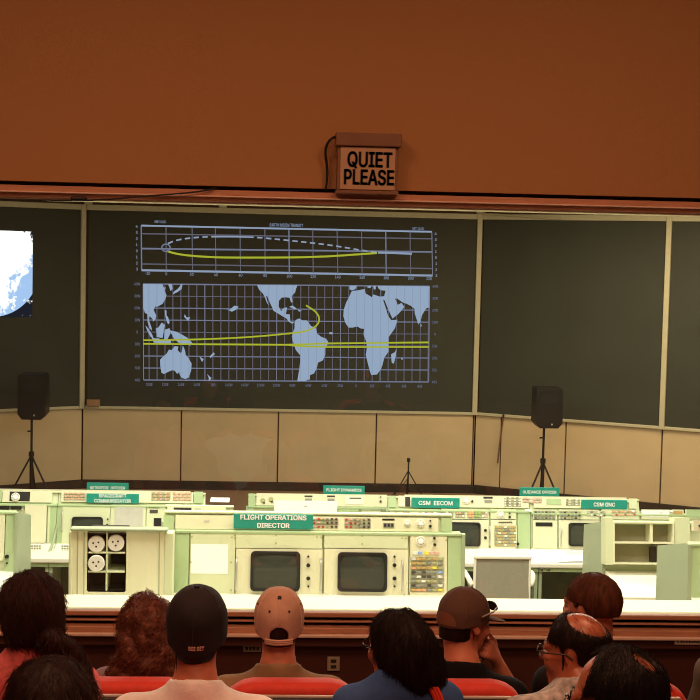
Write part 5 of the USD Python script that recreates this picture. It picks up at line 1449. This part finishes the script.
# boy / man near the window, right
p = Person('person with short reddish brown hair nearest the window, behind the bald head', top_at(592, 575, 4.86), TA, 0.15, 0.75, tilt=0.0, shirt=cloth('charcoal', (0.010, 0.008, 0.008)), wide=0.86)
p.short_hair(HAIR['auburn'], 0.009, 0.06, -0.012, 0.003, nape_r=0.046)
p.strands(p.hm, 3500, 0.016, 0.0009, HAIR['auburn'], 0.1, 0, 14, lift=0.3)

# ---- row B -------------------------------------------------------------
# dark woman, left
p = Person('person with dark hair tied back and a coral red top, at the left edge', top_at(30, 575, 4.12), TB, 0.05, 0.40, tilt=-0.02, female=True, nk=0.70, shirt=cloth('coral', (0.76, 0.17, 0.17), var=0.25, scale=60), wide=0.95)
s = p.s
D = p.field((-0.15, -0.21, -0.26), (0.15, 0.12, 0.16), 0.006)
D.ell(p.h(0, -0.018, 0.030), np.array([0.093, 0.112, 0.098]) * s, p.H, 0.02)
D.ell(p.h(0.0, -0.06, -0.030), np.array([0.084, 0.066, 0.062]) * s, p.H, 0.04)
D.cut(lambda P: np.maximum(p.loc(P)[..., 1] - (0.02 + 0.5 * np.maximum(p.loc(P)[..., 2], -0.05)), -0.088 - p.loc(P)[..., 2]))
D.rough(0.003, 26, 4, (1.6, 1.6, 0.35), 3)
hm = D.mesh(2); part(p.t, 'hair', hm, HAIR['brown'], True)
p.strands(hm, 2400, 0.075, 0.0008, HAIR['brown'], 0.1, 0, 4, flow=p.H @ np.array([0, -0.7, 0]), lift=0.08)
tail = spline([p.h(0.02, -0.115, -0.045), p.h(0.055, -0.150, -0.065), p.h(0.10, -0.150, -0.11), p.h(0.125, -0.135, -0.17), p.h(0.13, -0.125, -0.24)], 24)
D = Field(tail.min(0) - 0.08, tail.max(0) + 0.08, 0.006)
for i in range(len(tail) - 1): D.cone(tail[i], tail[i + 1], 0.030 - 0.0006 * i, 0.030 - 0.0006 * (i + 1), 0.012)
D.rough(0.007, 40, 6, (1, 1, 0.5), 3); tm = D.mesh(1)
part(p.t, 'ponytail', tm, HAIR['brown'], True); p.strands(tm, 900, 0.06, 0.0011, HAIR['brown'], 0.6, 0.003, 5)
# black cap
p = Person('person in a plain black cap and pale T-shirt, back to the camera', top_at(198, 591, 4.02), TB, -0.03, -0.06, tilt=0.0, shirt=cloth('pale', (0.93, 0.90, 0.88)), wide=1.05)
p.short_hair(HAIR['black'], 0.006, 0.05, -0.085)
BLACKCAP = mat('cap_black', (0.011, 0.005, 0.006), 0.85, var=0.12, scale=9, bump=0.2, bscale=260)
cp = p.cap(BLACKCAP, 0.36, -0.010, fat=0.017, rise=0.0)
q, n = p.on_cap(0.0, 0.1375, 0.017); part(cp, 'top_button', small_disc(q, np.array([0, 0, 1.0]), 0.008, 0.006), BLACKCAP)
for az in (0.0, 1.05, -1.05, 2.1, -2.1): part(cp, 'seam', tube([p.on_cap(az, z, 0.017, 0.0003)[0] for z in np.linspace(0.136, -0.02, 16)], 0.0013, 6), mat(f'black_seam_{int(az*10)+50}', (0.03, 0.016, 0.017), 0.9))
tx = text_xz('BEE SET', 0.011, 0.0015, True, 0.9)
tv = tx.vertices
tx.vertices = np.array([p.on_cap(0.12 + v[0] / 0.105, -0.022 + v[2], 0.017, 0.0010 - v[1])[0] for v in tv])
part(cp, 'stitching', tx, mat('thread_red', (0.75, 0.45, 0.38), 0.7), label='small red stitched lettering')
# dark woman, centre
p = Person('person with wavy dark hair, glasses and a blue shirt, facing left', top_at(397, 612, 4.10), TB, 0.12, 0.62, tilt=-0.05, female=True, nk=0.5, shirt=cloth('denim', (0.045, 0.10, 0.27)), short_sleeve=False, skin=SKIN_TAN, wide=0.98)
s = p.s
D = p.field((-0.17, -0.20, -0.34), (0.16, 0.12, 0.16), 0.006)
D.ell(p.h(0, -0.018, 0.028), np.array([0.092, 0.110, 0.098]) * s, p.H, 0.02)
D.ell(p.h(0.01, -0.070, -0.035), np.array([0.094, 0.066, 0.085]) * s, p.H, 0.05)
D.ell(p.h(0.060, -0.078, -0.070), np.array([0.062, 0.052, 0.058]) * s, p.H, 0.04)
D.ell(p.h(0.03, -0.096, -0.085), np.array([0.068, 0.042, 0.052]) * s, p.H, 0.04)
D.cut(lambda P: p.loc(P)[..., 1] - (0.022 + 0.45 * np.clip(p.loc(P)[..., 2], -0.03, 0.2)))
D.rough(0.009, 22, 8, (1.4, 1.4, 0.6), 3)
hm = D.mesh(1); part(p.t, 'hair', hm, HAIR['dark'], True); p.strands(hm, 2600, 0.06, 0.0008, HAIR['dark'], 0.1, 0.001, 6, lift=0.02)
p.glasses()
st = [p.T(0.10, -0.062, -0.02), p.T(0.125, -0.078, -0.09), p.T(0.13, -0.085, -0.2), p.T(0.12, -0.08, -0.34)]
part(p.t, 'bag_strap', cat([tube(np.array(spline(st, 14)) + np.array([d, 0, 0]), 0.007, 6) for d in (-0.009, 0, 0.009)]), RED, label='red strap over the right shoulder')
# bald man
p = Person('bald person with dark side hair and glasses, facing left', top_at(576, 613.5, 3.97), TB, 0.30, 1.05, tilt=-0.06, nk=0.55, skin=SKIN_TAN, shirt=cloth('speckled', (0.42, 0.40, 0.38), var=0.55, scale=45), wide=1.15)
p.short_hair(HAIR['dark'], 0.007, 0.05, -0.09, 0.003, bald=((0.0, -0.060, 0.118), (0.080, 1.0, 0.9)))
p.strands(p.hm, 1800, 0.026, 0.0009, HAIR['dark'], 0.1, 0, 15, lift=0.06)
p.thin_hair((0, -0.02, 0.12), 0.105, 100, HAIR['dark'])
p.glasses()

# ---- row C -------------------------------------------------------------
p = Person('dark haired person in the lower left corner, nearest the camera', top_at(52, 659, 2.95), TC, 0.0, 0.1, tilt=0.0, female=True, shirt=cloth('dark', (0.10, 0.03, 0.03)))
s = p.s
D = p.field((-0.16, -0.18, -0.34), (0.16, 0.12, 0.16), 0.006)
D.ell(p.h(0, -0.018, 0.026), np.array([0.096, 0.112, 0.096]) * s, p.H, 0.02)
D.ell(p.h(0, -0.06, -0.08), np.array([0.105, 0.075, 0.13]) * s, p.H, 0.05)
D.ell(p.h(0, -0.09, -0.2), np.array([0.115, 0.055, 0.12]) * s, p.H, 0.05)
D.ell(p.h(0, 0.085, -0.05), np.array([0.062, 0.075, 0.11]) * s, p.H, 0.02, 'sub')
D.rough(0.010, 20, 12, (1.4, 1.4, 0.6), 3)
hm = D.mesh(1); part(p.t, 'hair', hm, HAIR['dark'], True); p.strands(hm, 3200, 0.07, 0.0009, HAIR['brown'], 0.4, 0.003, 9, lift=0.12)
p = Person('person with thinning dark hair and glasses in the lower right corner, facing left', top_at(617, 651, 2.98), TC, 0.35, 1.12, tilt=-0.08, skin=SKIN_TAN, shirt=cloth('navy', (0.012, 0.011, 0.018)))
p.short_hair(HAIR['black'], 0.013, 0.030, -0.09, 0.004, bald=((0.0, -0.085, 0.115), (0.042, 1.0, 1.0)))
p.strands(p.hm, 2200, 0.04, 0.0008, HAIR['black'], 0.1, 0, 10, lift=0.06)
p.thin_hair((0, -0.085, 0.105), 0.05, 60, HAIR['black'])
p.glasses()
# ---- the shoulder at the right edge
p = Person('person in a grey shirt mostly beyond the right edge of the photo', top_at(764, 566, 4.92), TA, 0.0, 0.0, shirt=cloth('slate', (0.15, 0.12, 0.09)))
p.short_hair(HAIR['dark'], 0.010, 0.055, -0.08)
